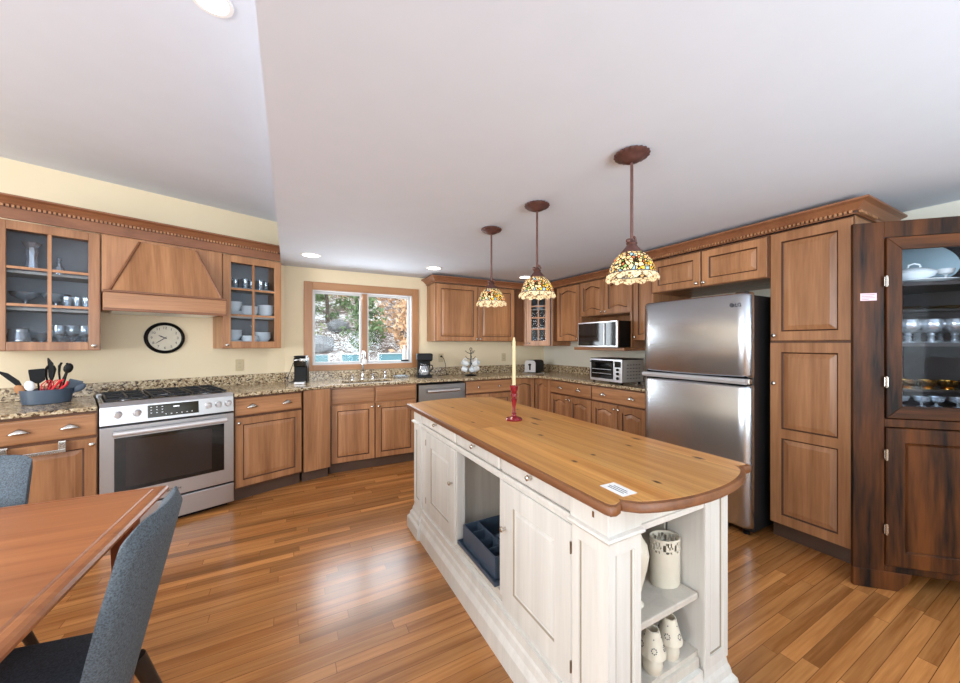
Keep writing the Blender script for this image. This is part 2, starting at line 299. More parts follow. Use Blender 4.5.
# ------------------------------------------------------------------ mesh builder
class MB:
    def __init__(s): s.bm = bmesh.new()
    def faces(s, vs, fs):
        b = [s.bm.verts.new(v) for v in vs]
        for f in fs:
            try: s.bm.faces.new([b[i] for i in f])
            except ValueError: pass
        return s
    def box(s, x0, x1, y0, y1, z0, z1, mtx=None):
        v = [Vector((x, y, z)) for z in (z0, z1) for y in (y0, y1) for x in (x0, x1)]
        if mtx: v = [mtx @ p for p in v]
        return s.faces(v, [(0, 2, 3, 1), (4, 5, 7, 6), (0, 1, 5, 4), (2, 6, 7, 3), (0, 4, 6, 2), (1, 3, 7, 5)])
    def loops(s, ls, cap0=True, cap1=True, closed=True, slots=None):
        """bridge equal-length loops"""
        rows = [[s.bm.verts.new(p) for p in l] for l in ls]
        n = len(rows[0])
        for q, (a, b) in enumerate(zip(rows, rows[1:])):
            for i in range(n if closed else n - 1):
                j = (i + 1) % n
                try: fc = s.bm.faces.new((a[i], a[j], b[j], b[i])); fc.material_index = 1 if slots and q in slots else 0
                except ValueError: pass
        if cap0: s.bm.faces.new(rows[0][::-1])
        if cap1: s.bm.faces.new(rows[-1])
        return s
    def prism(s, poly, z0, z1, mtx=None):
        a = [Vector((x, y, z0)) for x, y in poly]; b = [Vector((x, y, z1)) for x, y in poly]
        if mtx: a = [mtx @ p for p in a]; b = [mtx @ p for p in b]
        return s.loops([a, b])
    def lathe(s, prof, c=(0, 0, 0), n=24, mtx=None, cap0=True, cap1=True, sx=1.0, sy=1.0, wave=None):
        ls = []
        for k, (r, z) in enumerate(prof):
            l = []
            for i in range(n):
                a = 2 * PI * i / n
                rr = r if not wave else wave(r, z, a, k)
                zz = z
                if isinstance(rr, tuple): rr, zz = rr
                p = Vector((rr * math.cos(a) * sx, rr * math.sin(a) * sy, zz))
                p = (mtx @ p) if mtx else p
                l.append(p + Vector(c))
            ls.append(l)
        return s.loops(ls, cap0, cap1)
    def tube(s, pts, r, n=10, cap=True):
        pts = [Vector(p) for p in pts]; rs = r if isinstance(r, (list, tuple)) else [r] * len(pts)
        ls = []; up = None
        for i, p in enumerate(pts):
            t = (pts[min(i + 1, len(pts) - 1)] - pts[max(i - 1, 0)]).normalized()
            if up is None:
                up = Vector((0, 0, 1)) if abs(t.z) < 0.9 else Vector((1, 0, 0))
            u = (up - t * up.dot(t)).normalized(); w = t.cross(u); up = u
            ls.append([p + (u * math.cos(2 * PI * k / n) + w * math.sin(2 * PI * k / n)) * rs[i] for k in range(n)])
        return s.loops(ls, cap, cap)
    def ball(s, c, r, n=16, m=10, sc=(1, 1, 1)):
        prof = [(max(1e-4, math.sin(PI * k / m)) * r, -math.cos(PI * k / m) * r) for k in range(m + 1)]
        mt = Matrix.Diagonal((sc[0], sc[1], sc[2], 1))
        return s.lathe(prof, c, n, mt)
    def sweep(s, prof, path, closed_prof=True):
        """prof: (out, z) pairs, path: 2-D points; out = to the right-hand normal of travel"""
        P = [Vector(p) for p in path]; ls = []
        for i, p in enumerate(P):
            ns = []
            if i > 0: d = (P[i] - P[i - 1]).normalized(); ns.append(Vector((d.y, -d.x)))
            if i < len(P) - 1: d = (P[i + 1] - P[i]).normalized(); ns.append(Vector((d.y, -d.x)))
            if len(ns) == 2:
                m = (ns[0] + ns[1]).normalized(); m = m / max(0.2, m.dot(ns[0]))
            else: m = ns[0]
            ls.append([Vector((p.x + m.x * o, p.y + m.y * o, z)) for o, z in prof])
        return s.loops(ls)
    def build(s, name, m, parent=None, smooth=None, bevel=0.0, seg=2, m2=None):
        bmesh.ops.recalc_face_normals(s.bm, faces=s.bm.faces[:])
        me = bpy.data.meshes.new(name); s.bm.to_mesh(me); s.bm.free()
        me.materials.append(m)
        if m2: me.materials.append(m2)
        if smooth is not None:
            for p in me.polygons: p.use_smooth = True
            me.set_sharp_from_angle(angle=R(smooth))
        o = bpy.data.objects.new(name, me); C.objects.link(o)
        if parent: o.parent = parent
        if bevel:
            bv = o.modifiers.new('bevel', 'BEVEL'); bv.width = bevel; bv.segments = seg; bv.limit_method = 'ANGLE'; bv.angle_limit = R(40)
        return o
def MROT(c, rx=0, ry=0, rz=0):
    return Matrix.Translation(Vector(c)) @ Matrix.Rotation(rz, 4, 'Z') @ Matrix.Rotation(ry, 4, 'Y') @ Matrix.Rotation(rx, 4, 'X')
def tag(o, label, cat, group=None, kind=None):
    o['label'] = label; o['category'] = cat
    if group: o['group'] = group
    if kind: o['kind'] = kind
    return o
def thing(name, label, cat, loc=(0, 0, 0), rz=0.0, group=None):
    o = bpy.data.objects.new(name, None); C.objects.link(o); o.location = loc; o.rotation_euler = (0, 0, rz)
    o.empty_display_size = 0.05
    return tag(o, label, cat, group)
def solo(o, label, cat, loc=None, rz=None, group=None):
    if loc is not None: o.location = loc
    if rz is not None: o.rotation_euler = (0, 0, rz)
    return tag(o, label, cat, group)
def struct(o, name=None):
    o['kind'] = 'structure'
    return o
def kids(o): return [c for c in o.children]
def dup(root, loc, rz, label, group=None):
    r = root.copy(); C.objects.link(r); r.location = loc
    r.rotation_euler = (root.rotation_euler[0], root.rotation_euler[1], rz); r['label'] = label
    if group: r['group'] = group
    for ch in list(root.children):
        c = ch.copy(); C.objects.link(c); c.parent = r
        for g in list(ch.children):
            d = g.copy(); C.objects.link(d); d.parent = c
    return r

# ------------------------------------------------------------------ layout
LA = R(20.5); LP = Vector((-0.40, 3.54)); LT = Vector((math.cos(LA), math.sin(LA))); LN = Vector((-math.sin(LA), math.cos(LA)))
def Lw(s, t, z=0.0):
    """a point of the angled range wall: along s, towards the wall t"""
    p = LP + LT * s + LN * t
    return (p.x, p.y, z)
CEIL = 2.19; HIGH = 2.65; WX = 3.54; WY = 4.47; CT = 0.915
# ------------------------------------------------------------------ the setting
WEST = -3.7; REAR = -3.2
fl = MB(); fl.box(WEST - .2, WX + .2, REAR - .2, WY + .2, -0.12, 0.0); struct(fl.build('floor', M['floor']))
# low kitchen ceiling and the higher one to the left, with the step between them
c = MB(); c.box(-0.06, WX + .2, REAR - .2, WY + .2, CEIL, CEIL + .08); struct(c.build('ceiling', M['ceil']))
c = MB(); c.box(WEST - .2, -0.06, REAR - .2, WY + .2, HIGH, HIGH + .08); struct(c.build('ceiling', M['ceil']))
c = MB(); c.box(-0.075, -0.06, REAR - .2, WY + .05, CEIL, HIGH); struct(c.build('trim_1', M['ceil']))
# back wall with the window opening
WX0, WX1, WZ0, WZ1 = 0.235, 1.395, 1.085, 1.945
wb = MB()
wb.box(-0.045, WX0, WY, WY + .16, 0, CEIL); wb.box(WX1, WX + .16, WY, WY + .16, 0, CEIL)
wb.box(WX0, WX1, WY, WY + .16, 0, WZ0); wb.box(WX0, WX1, WY, WY + .16, WZ1, CEIL)
struct(wb.build('wall_back', M['wall']))
# angled wall behind the range
wl = MB(); wl.prism([Lw(-3.6, .75)[:2], Lw(.66, .75)[:2], Lw(.72, .90)[:2], Lw(-3.6, .90)[:2]], 0, HIGH)
struct(wl.build('wall_left', M['wall']))
wr = MB(); wr.box(WX, WX + .16, REAR, WY + .16, 0, CEIL); struct(wr.build('wall_right', M['wall_right']))
# walls the photo only shows as reflections: one with two wide openings behind the camera, one with an opening at the left
w = MB()
w.box(WEST, -1.9, REAR - .15, REAR, 0, HIGH); w.box(2.3, WX, REAR - .15, REAR, 0, HIGH)
w.box(-1.9, 2.3, REAR - .15, REAR, 0, .35); w.box(-1.9, 2.3, REAR - .15, REAR, 2.1, HIGH); w.box(.1, .3, REAR - .15, REAR, .35, 2.1)
struct(w.build('wall_rear', M['wall']))
w = MB()
w.box(WEST - .15, WEST, REAR, -1.2, 0, HIGH); w.box(WEST - .15, WEST, 1.6, 2.8, 0, HIGH); w.box(WEST - .15, WEST, -1.2, 1.6, 0, .7); w.box(WEST - .15, WEST, -1.2, 1.6, 2.3, HIGH)
struct(w.build('wall_west', M['wall']))

# ---- window_1: wood casing, white vinyl jambs, two sashes
win = thing('window_1', 'x', 'x'); del win['label']; del win['category']; struct(win)
def frame_rect(m, x0, x1, z0, z1, wd, y0, y1):
    m.box(x0, x0 + wd, y0, y1, z0, z1); m.box(x1 - wd, x1, y0, y1, z0, z1)
    m.box(x0 + wd, x1 - wd, y0, y1, z0, z0 + wd); m.box(x0 + wd, x1 - wd, y0, y1, z1 - wd, z1); return m
cs = MB(); cs.box(.145, WX0, WY - .022, WY, 1.02, 2.035); cs.box(WX1, 1.485, WY - .022, WY, 1.02, 2.035)
struct(cs.build('casing_side', M['trimwood_v'], win, bevel=.004))
cs = MB(); cs.box(WX0, WX1, WY - .022, WY, WZ1, 2.035); cs.box(WX0, WX1, WY - .03, WY, 1.02, WZ0)
struct(cs.build('casing', M['trimwood'], win, bevel=.004))
jb = frame_rect(MB(), WX0, WX1, WZ0, WZ1, .008, WY - .002, WY + .15); struct(jb.build('jamb', M['vinyl'], win))
ml = MB(); ml.box(.785, .845, WY + .035, WY + .10, WZ0 + .008, WZ1 - .008); struct(ml.build('mullion', M['trimwood_v'], win, bevel=.003))
for a, b_ in ((WX0 + .008, .785), (.845, WX1 - .008)):
    s_ = frame_rect(MB(), a, b_, WZ0 + .008, WZ1 - .008, .024, WY + .065, WY + .095)
    sash = s_.build('sash', M['vinyl'], win, bevel=.003); struct(sash)
    g = MB(); g.box(a + .022, b_ - .022, WY + .078, WY + .082, WZ0 + .03, WZ1 - .03); struct(g.build('pane', M['glass'], sash))
lk = MB(); lk.box(.805, .825, WY + .015, WY + .035, 1.13, 1.22); struct(lk.build('sash_lock', M['nickel'], win, bevel=.004))

# ---- outside: snowy leaf-strewn bank, boulders, trees, deck chairs
gd = MB(); bm = gd.bm; nx, ny = 44, 40; rows = []
def gz(x, y):
    k = max(0.0, (y - 8.2)); base = 0.22 if y < 8.2 else 0.22 + 0.25 * k + 0.02 * k * k
    return base + 0.16 * noise.noise(Vector((x * .6, y * .6, 0))) * min(1, k) + 0.05 * noise.noise(Vector((x * 2.3, y * 2.3, 4))) * min(1, k)
for j in range(ny + 1):
    y = 7.0 + 13.0 * j / ny
    rows.append([bm.verts.new((-6 + 14 * i / nx, y, gz(-6 + 14 * i / nx, y))) for i in range(nx + 1)])
for j in range(ny):
    for i in range(nx): bm.faces.new((rows[j][i], rows[j][i + 1], rows[j + 1][i + 1], rows[j + 1][i]))
struct(gd.build('ground', M['snow'], smooth=60))
dk = MB(); dk.box(-3, 5.5, WY + .17, 7.4, .02, .20); struct(dk.build('deck', M['deck']))
def boulder(x, y, r, label):
    m = MB(); bmesh.ops.create_icosphere(m.bm, subdivisions=4, radius=r)
    for v in m.bm.verts:
        n_ = noise.noise(v.co * 1.7 / r + Vector((x, y, 0))) * .28 + noise.noise(v.co * 5 / r) * .07
        v.co *= 1 + n_; v.co.z *= .62
    o = m.build('boulder', M['rock'], smooth=50); solo(o, label, 'rock', (x, y, gz(x, y) + r * .22))
boulder(.72, 11.4, .46, 'big rounded grey boulder on the snowy bank seen in left window pane')
boulder(2.25, 12.2, .34, 'smaller grey rock on the snowy bank seen through right window pane')
boulder(1.45, 12.6, .36, 'far grey rock higher on the snowy bank behind the centre mullion')
def tree(x, y, h, spread, lm, n, label, nm='tree', low=.03, leaf=.085):
    z0 = gz(x, y) - .1
    t = thing(nm, label, 'tree', (x, y, z0), 0, 'trees on the snowy bank outside')
    tk = MB(); pts = [(0.04 * math.sin(k * 1.3 + x), 0.04 * math.cos(k * 1.7 + y), h * k / 6) for k in range(7)]
    tk.tube(pts, [.075 * (1 - k / 7.5) for k in range(7)], 8)
    tips = []
    for k in range(16):
        a = k * 2.4 + x; f = low + (1 - low) * (k + .5) / 16; L_ = spread * (1.15 - f) * (0.8 + .3 * random.random())
        b0 = Vector((0, 0, h * f)); b1 = b0 + Vector((math.cos(a) * L_, math.sin(a) * L_, .25 * L_))
        tk.tube([b0, (b0 + b1) / 2 + Vector((0, 0, .05)), b1], [.022, .014, .006], 5); tips.append((b0, b1))
    tk.build('trunk', M['bark'], t, smooth=60)
    fo = MB()
    for k in range(n):
        b0, b1 = random.choice(tips); f = .25 + .8 * random.random()
        p = b0 + (b1 - b0) * f + Vector([random.gauss(0, .13 * spread) for _ in range(3)])
        a, b_, c_ = (random.random() * 6.3 for _ in range(3)); q = Matrix.Rotation(a, 3, 'X') @ Matrix.Rotation(b_, 3, 'Y') @ Matrix.Rotation(c_, 3, 'Z')
        l = leaf * (.6 + .8 * random.random())
        fo.faces([p + q @ Vector(v) for v in ((-l, 0, 0), (0, -l * .45, .1 * l), (l, 0, 0), (0, l * .45, .1 * l))], [(0, 1, 2, 3)])
    fo.build('foliage', lm, t)
TREES = [(-.1, 12.0, 3.4, 1.0, 'leaf_pale', 1500, 'pale green leafy sapling left of the boulder outside the window'),
         (1.15, 13.4, 3.6, .8, 'leaf_green', 1500, 'green evergreen behind the big boulder outside the window'),
         (2.05, 11.2, 2.4, .75, 'leaf_green', 1300, 'low dark green evergreen just right of the window mullion outside'),
         (3.55, 12.4, 3.6, 1.2, 'leaf_tan', 2200, 'tan leaved beech filling top of right window pane'),
         (3.2, 10.2, 2.0, .7, 'leaf_tan', 1300, 'orange tan leaved beech at right edge of window view'),
         (2.4, 15.2, 4.4, 1.3, 'leaf_tan', 1800, 'farthest tan leaved beech rising behind the low evergreen'),
         (.2, 15.0, 4.6, 1.3, 'leaf_pale', 2000, 'tall pale green tree farthest back in left window pane')]
for x, y, h, sp, lm, n, lb in TREES: tree(x, y, h, sp, M[lm], n, lb)
def deck_chair(x, y, rz, label):
    t = thing('deck_chair', label, 'chair', (x, y, .20), rz, 'teal deck chairs outside the window')
    f = MB()
    for sx in (-.27, .27):
        f.tube([(sx, -.28, 0), (sx, -.26, .56), (sx * .96, .18, .60)], .016, 8); f.tube([(sx, .26, 0), (sx, .1, .40), (sx * .96, .32, .95)], .016, 8)
        f.tube([(sx, -.27, .36), (sx, .2, .36)], .014, 8)
    f.tube([(-.26, .31, .93), (.26, .31, .93)], .014, 8); f.tube([(-.27, -.27, .36), (.27, -.27, .36)], .014, 8)
    f.build('frame', M['vinyl'], t, smooth=40)
    b = MB(); b.loops([[Vector((-.25, .12 + .2 * k / 5, .40 + .54 * k / 5)), Vector((.25, .12 + .2 * k / 5, .40 + .54 * k / 5)), Vector((.25, .135 + .2 * k / 5, .40 + .54 * k / 5)), Vector((-.25, .135 + .2 * k / 5, .40 + .54 * k / 5))] for k in range(6)])
    b.build('backrest', M['teal'], t)
    s_ = MB(); s_.box(-.25, .25, -.27, .14, .36, .375); s_.build('seat', M['teal'], t)
    for sx in (-.29, .29): a = MB(); a.tube([(sx, -.30, .56), (sx, -.12, .615), (sx, .12, .63), (sx, .24, .66)], .022, 8); a.build('armrest', M['black'], t, smooth=40)
deck_chair(.40, 6.75, 2.9, 'teal deck chair at far left of window view')
deck_chair(1.16, 6.85, 0.15, 'teal deck chair just left of the window mullion')
deck_chair(1.80, 6.90, -0.1, 'teal deck chair just right of the window mullion')
deck_chair(2.44, 6.75, 3.5, 'teal deck chair at far right of window view')
# ------------------------------------------------------------------ cabinet kit (local frame: x along the run, y into the wall, z up, front at y = 0)
def rect_loop(x0, x1, z0, z1, y, at=0.0, ab=0.0, n=10):
    """rectangle (k points per side) with optional arched top (at) and bottom (ab)"""
    p = []
    for i in range(n): f = i / n; p.append(Vector((x0 + (x1 - x0) * f, y, z0 + ab * math.sin(PI * f) ** 2)))
    for i in range(n): f = i / n; p.append(Vector((x1, y, z0 + (z1 - z0) * f)))
    for i in range(n): f = i / n; p.append(Vector((x1 - (x1 - x0) * f, y, z1 - at + at * math.sin(PI * f) ** 2)))
    for i in range(n): f = i / n; p.append(Vector((x0, y, z1 - (z1 - z0) * f)))
    return p
KN = None
def knob(parent, x, z, y=0.0, m=None, r=.014, name='knob'):
    b = MB(); mt = MROT((x, y, z), rx=PI / 2)
    b.lathe([(r * .55, 0), (r * .45, .008), (r * .5, .012), (r, .018), (r * .95, .024), (r * .5, .028), (.0005, .029)], n=14, mtx=mt)
    return b.build(name, m or M['nickel'], parent, smooth=40)
def cup_pull(parent, x, z, y=0.0, w=.088):
    b = MB(); n, k = 14, 6; ls = []
    for j in range(k + 1):
        v = (PI / 2) * j / k
        ls.append([Vector((x + w / 2 * math.cos(PI * i / n) * (math.cos(v) * .999 + .001), y - .024 * math.sin(PI * i / n) ** .7 * (math.cos(v)) - .0005, z + .032 * math.sin(v) * (math.sin(PI * i / n) ** .6 + .02) - .010)) for i in range(n + 1)])
    b.loops(ls, False, False, closed=False)
    o = b.build('cup_pull', M['nickel'], parent, smooth=60)
    so = o.modifiers.new('solid', 'SOLIDIFY'); so.thickness = .0025; so.offset = 1
    return o
def door(parent, x0, x1, z0, z1, st=.056, at=0.0, ab=0.0, panels=1, m=None, y0=0.0, t=.02, name='door', slope=.03):
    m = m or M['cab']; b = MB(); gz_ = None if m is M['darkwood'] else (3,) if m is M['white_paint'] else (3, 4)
    pr = [(x0, x1, z0, z1)]
    if panels == 2:
        zm = z0 + (z1 - z0) * .5; pr = [(x0, x1, z0, zm + st / 2), (x0, x1, zm - st / 2, z1)]
    if panels == 1:
        ls = [rect_loop(x0, x1, z0, z1, y0 + t), rect_loop(x0, x1, z0, z1, y0 + .004), rect_loop(x0 + .004, x1 - .004, z0 + .004, z1 - .004, y0)]
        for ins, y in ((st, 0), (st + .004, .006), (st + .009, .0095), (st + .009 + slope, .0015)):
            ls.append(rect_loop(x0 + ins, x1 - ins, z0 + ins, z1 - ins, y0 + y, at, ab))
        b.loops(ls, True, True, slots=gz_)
        if m is M['white_paint']: return b.build(name, m, parent, m2=M['island_glaze'])
    else:
        zm = z0 + (z1 - z0) * .5
        b.box(x0, x0 + st, y0, y0 + t, z0, z1); b.box(x1 - st, x1, y0, y0 + t, z0, z1)
        for za, zb in ((z0, z0 + st), (zm - st / 2, zm + st / 2), (z1 - st, z1)): b.box(x0 + st, x1 - st, y0, y0 + t, za, zb)
        for za, zb in ((z0 + st, zm - st / 2), (zm + st / 2, z1 - st)):
            ls = [rect_loop(x0 + st, x1 - st, za, zb, y0 + .001)]
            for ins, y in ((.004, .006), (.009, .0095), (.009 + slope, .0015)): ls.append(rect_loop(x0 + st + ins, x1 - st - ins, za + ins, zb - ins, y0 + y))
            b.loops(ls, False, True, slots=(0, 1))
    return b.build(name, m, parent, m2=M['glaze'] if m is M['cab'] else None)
def drawer(parent, x0, x1, z0, z1, pulls=(), knobs=(), m=None, y0=0.0):
    b = MB(); b.loops([rect_loop(x0, x1, z0, z1, y0 + .02), rect_loop(x0, x1, z0, z1, y0 + .006), rect_loop(x0 + .006, x1 - .006, z0 + .006, z1 - .006, y0 + .001), rect_loop(x0 + .014, x1 - .014, z0 + .014, z1 - .014, y0)])
    d = b.build('drawer', m or M['cab_h'], parent)
    for x in pulls: cup_pull(d, x, (z0 + z1) / 2, y0)
    for x in knobs: knob(d, x, (z0 + z1) / 2, y0)
    return d
def glass_door(parent, x0, x1, z0, z1, st=.056, cols=2, rows=3, y0=0.0, m=None, gm=None):
    m = m or M['cab']; b = MB()
    b.box(x0, x0 + st, y0, y0 + .02, z0, z1); b.box(x1 - st, x1, y0, y0 + .02, z0, z1)
    b.box(x0 + st, x1 - st, y0, y0 + .02, z0, z0 + st); b.box(x0 + st, x1 - st, y0, y0 + .02, z1 - st, z1)
    a0, a1, c0, c1 = x0 + st, x1 - st, z0 + st, z1 - st
    d = b.build('door', m, parent, bevel=.003)
    mu = MB()
    for i in range(1, cols): x = a0 + (a1 - a0) * i / cols; mu.box(x - .009, x + .009, y0 + .003, y0 + .017, c0, c1)
    for j in range(1, rows):
        z = c0 + (c1 - c0) * j / rows
        for i in range(cols):
            xa = a0 + (a1 - a0) * i / cols + (.009 if i else 0); xb = a0 + (a1 - a0) * (i + 1) / cols - (.009 if i < cols - 1 else 0)
            mu.box(xa, xb, y0 + .003, y0 + .017, z - .009, z + .009)
    mu.build('muntin', m, d)
    g = MB(); g.box(a0 - .003, a1 + .003, y0 + .0185, y0 + .0205, c0 - .003, c1 + .003); g.build('pane', gm or M['cabglass'], d)
    return d
def carcass(parent, x0, x1, y0, y1, z0, z1, m=None, name='body'):
    b = MB(); b.box(x0, x1, y0, y1, z0, z1)
    if m is None:
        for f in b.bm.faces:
            if all(abs(v.co.y - y0) < 1e-6 for v in f.verts): f.material_index = 1  # front face gets the darker wood that paints in the door-gap shade
    return b.build(name, m or M['cab'], parent, bevel=.0015, m2=M['cab_gap_shade'] if m is None else None)
def open_carcass(parent, x0, x1, y0, y1, z0, z1, shelves=(), th=.018, m=None, mi=None, fw=.03, sm=None):
    b = MB(); b.box(x0, x0 + th, y0, y1, z0, z1); b.box(x1 - th, x1, y0, y1, z0, z1); b.box(x0 + th, x1 - th, y0, y1, z0, z0 + th); b.box(x0 + th, x1 - th, y0, y1, z1 - th, z1)
    if fw:
        b.box(x0 + th, x0 + fw, y0, y0 + .018, z0 + th, z1 - th); b.box(x1 - fw, x1 - th, y0, y0 + .018, z0 + th, z1 - th)
    b.build('body', m or M['cab'], parent)
    k = MB(); k.box(x0 + th, x1 - th, y1 - .01, y1, z0 + th, z1 - th); k.build('back_panel', mi or M['cab_in'], parent)
    for z in shelves:
        s_ = MB(); s_.box(x0 + th, x1 - th, y0 + .03, y1 - .01, z - .018, z); s_.build('shelf', sm or M['cab_shelf'], parent)
def toe(parent, x0, x1, y=.075, d=.45, h=.11):
    b = MB(); b.box(x0, x1, y, d, 0, h); b.build('toe_kick', M['toe'], parent)

RY = -PI / 2
CD = .87   # top of base cabinet fronts
# ================= angled run, left of and right of the range
t = thing('base_cabinet', 'wooden base cabinet left of the range with one wide drawer over a panelled door', 'cabinet', Lw(-.762, .02), LA)
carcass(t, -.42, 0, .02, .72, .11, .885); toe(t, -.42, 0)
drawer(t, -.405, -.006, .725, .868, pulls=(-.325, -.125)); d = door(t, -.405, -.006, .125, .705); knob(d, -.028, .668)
t = thing('base_cabinet', 'wooden base cabinet cut by left edge of the photo beyond the wide drawer', 'cabinet', Lw(-1.184, .02), LA)
carcass(t, -.62, 0, .02, .72, .11, .885); toe(t, -.62, 0)
drawer(t, -.61, -.008, .725, .868, pulls=(-.45, -.15)); d = door(t, -.61, -.008, .125, .705); knob(d, -.03, .668)
tb = thing('towel_bar', 'brushed metal towel bar hooked over the cabinet door left of the range', 'towel bar', Lw(-1.03, .02), LA)
b = MB(); b.box(-.125, .125, -.052, -.040, .650, .672); b.build('bar', M['nickel'], tb, bevel=.003)
for x in (-.112, .112):
    b = MB(); b.box(x - .016, x + .016, -.046, -.0015, .650, .71); b.box(x - .016, x + .016, -.005, -.0015, .700, .716); b.build('hook', M['nickel'], tb, bevel=.002)
t = thing('base_cabinet', 'wooden base cabinet right of the range with two cup pulls on its drawer', 'cabinet', Lw(.006, .02), LA)
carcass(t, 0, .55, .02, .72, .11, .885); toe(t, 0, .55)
drawer(t, .008, .54, .725, .868, pulls=(.13, .41)); d = door(t, .008, .54, .125, .705); knob(d, .03, .665)
# angled filler where the two runs meet
fa = R(11); fo_ = Lw(.562, .022)
t = thing('corner_filler_panel', 'plain vertical wood filler panel between range run and sink cabinet', 'panel', fo_, fa)
b = MB(); b.box(.004, .245, 0, .30, .11, .885); b.build('panel', M['cab'], t, bevel=.002)
b = MB(); b.box(.004, .245, .075, .30, 0, .11); b.build('toe_kick', M['toe'], t)
# ================= back run (front of doors y = 3.87)
BY = 3.865
t = thing('sink_cabinet', 'wooden sink cabinet under the window with two doors and false drawer fronts', 'cabinet', (.365, BY, 0), 0)
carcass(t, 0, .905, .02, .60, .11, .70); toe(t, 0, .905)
b = MB(); b.box(0, .905, .02, .05, .70, .885); b.build('apron_rail', M['cab_h'], t)
drawer(t, .01, .437, .715, .868); drawer(t, .449, .893, .715, .868)
d = door(t, .01, .437, .115, .70); knob(d, .41, .665); d = door(t, .449, .893, .115, .70); knob(d, .476, .665)
t = thing('dishwasher', 'stainless dishwasher beside the sink cabinet, half hidden by the island', 'dishwasher', (1.275, BY, 0), 0)
carcass(t, .006, .594, .03, .58, .02, .87, M['black'])
b = MB(); b.box(.01, .59, -.012, .028, .11, .862); b.build('door', M['steel_dark'], t, bevel=.006)
b = MB(); b.tube([(.10, -.05, .79), (.5, -.05, .79)], .02, 12); b.tube([(.11, -.05, .79), (.11, -.01, .79)], .009, 8); b.tube([(.49, -.05, .79), (.49, -.01, .79)], .009, 8); b.build('handle', M['steel_light'], t, smooth=40)
t = thing('base_cabinet', 'wooden drawer cabinet right of the dishwasher with two round knobs', 'cabinet', (1.875, BY, 0), 0)
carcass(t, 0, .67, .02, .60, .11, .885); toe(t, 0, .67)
drawer(t, .008, .662, .725, .868, knobs=(.17, .47)); door(t, .008, .331, .125, .705); door(t, .339, .662, .125, .705)
# corner unit: an L shaped body with a bi-fold door
RX = 2.905
t = thing('corner_base_cabinet', 'corner base cabinet with narrow folding doors behind the red candle holder', 'cabinet', (2.55, BY, 0), 0)
b = MB(); b.prism([(0, .02), (.375, .02), (.375, -.31), (.98, -.31), (.98, .60), (0, .60)], .11, .885); b.build('body', M['cab'], t)
b = MB(); b.prism([(0, .09), (.43, .09), (.43, -.31), (.98, -.31), (.98, .58), (0, .58)], 0, .11); b.build('toe_kick', M['toe'], t)
door(t, .008, .347, .125, .868, at=.03)
o = door(t, -.30, -.004, .125, .868, at=.03); o.location = (.355, 0, 0); o.rotation_euler = (0, 0, 0)
me = o.data; mt = Matrix.Rotation(RY, 4, 'Z')
for v in me.vertices: v.co = mt @ Vector((v.co.x + .306, v.co.y, v.co.z))
knob(o, -.02, .80)
kb = o.children[0]
for v in kb.data.vertices: v.co = mt @ Vector((v.co.x + .060, v.co.y, v.co.z))
# ================= right run (front of doors x = 2.905), local x runs towards the camera
t = thing('base_cabinet', 'wooden base cabinet right of the corner with two pulls and two small doors', 'cabinet', (RX, 3.545, 0), RY)
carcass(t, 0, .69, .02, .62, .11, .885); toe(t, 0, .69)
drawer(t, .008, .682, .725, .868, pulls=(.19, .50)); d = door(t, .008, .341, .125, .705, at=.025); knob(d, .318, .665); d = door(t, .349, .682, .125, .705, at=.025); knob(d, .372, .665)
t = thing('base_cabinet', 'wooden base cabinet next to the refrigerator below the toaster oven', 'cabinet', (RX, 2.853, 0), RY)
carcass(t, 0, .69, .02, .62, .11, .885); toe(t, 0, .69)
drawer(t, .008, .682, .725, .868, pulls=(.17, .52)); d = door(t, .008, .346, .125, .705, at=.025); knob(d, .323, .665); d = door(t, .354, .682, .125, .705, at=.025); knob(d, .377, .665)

# ================= worktops
t = thing('countertop', 'speckled brown granite countertop left of the range with low backsplash', 'countertop', (0, 0, 0))
b = MB(); b.prism([Lw(-1.83, 0)[:2], Lw(-.765, 0)[:2], Lw(-.765, .747)[:2], Lw(-1.83, .747)[:2]], .887, CT); b.build('slab', M['granite'], t, bevel=.005)
b = MB(); b.prism([Lw(-1.83, .727)[:2], Lw(.004, .727)[:2], Lw(.004, .748)[:2], Lw(-1.83, .748)[:2]], CT + .001, 1.015); b.build('backsplash', M['granite'], t, bevel=.002)
t = thing('countertop', 'speckled brown granite countertop running under the window round to the refrigerator', 'countertop', (0, 0, 0))
q = [Lw(.006, 0)[:2], Lw(.556, .0)[:2], (.36, 3.838), (2.50, 3.838), (2.68, 3.80), (2.82, 3.68), (2.875, 3.50), (2.875, 2.16), (3.537, 2.16), (3.537, 4.467), (-.04, 4.467), Lw(.006, .747)[:2]]
SX0, SX1, SY0, SY1 = .50, 1.02, 3.93, 4.24
b = MB(); bm = b.bm
def fill_with_hole(bm, outer, hole, z, flip=False):
    es = []
    for poly in (outer, hole):
        vs = [bm.verts.new((x, y, z)) for x, y in poly]
        es += [bm.edges.new((vs[i], vs[(i + 1) % len(vs)])) for i in range(len(vs))]
    bmesh.ops.triangle_fill(bm, use_beauty=True, use_dissolve=False, edges=es)
hole = [(SX0, SY0), (SX1, SY0), (SX1, SY1), (SX0, SY1)]
for z in (.887, CT): fill_with_hole(bm, q, hole, z)
for poly in (q, hole):
    for i in range(len(poly)):
        (xa, ya), (xb, yb) = poly[i], poly[(i + 1) % len(poly)]
        b.faces([(xa, ya, .887), (xb, yb, .887), (xb, yb, CT), (xa, ya, CT)], [(0, 1, 2, 3)])
bmesh.ops.remove_doubles(bm, verts=bm.verts[:], dist=1e-5)
b.build('slab', M['granite'], t, bevel=.005)
b = MB(); b.sweep([(0, CT), (.02, CT), (.02, 1.015), (0, 1.015)], [Lw(.006, .748)[:2], (-.036, 4.468), (3.538, 4.468), (3.538, 2.16)])
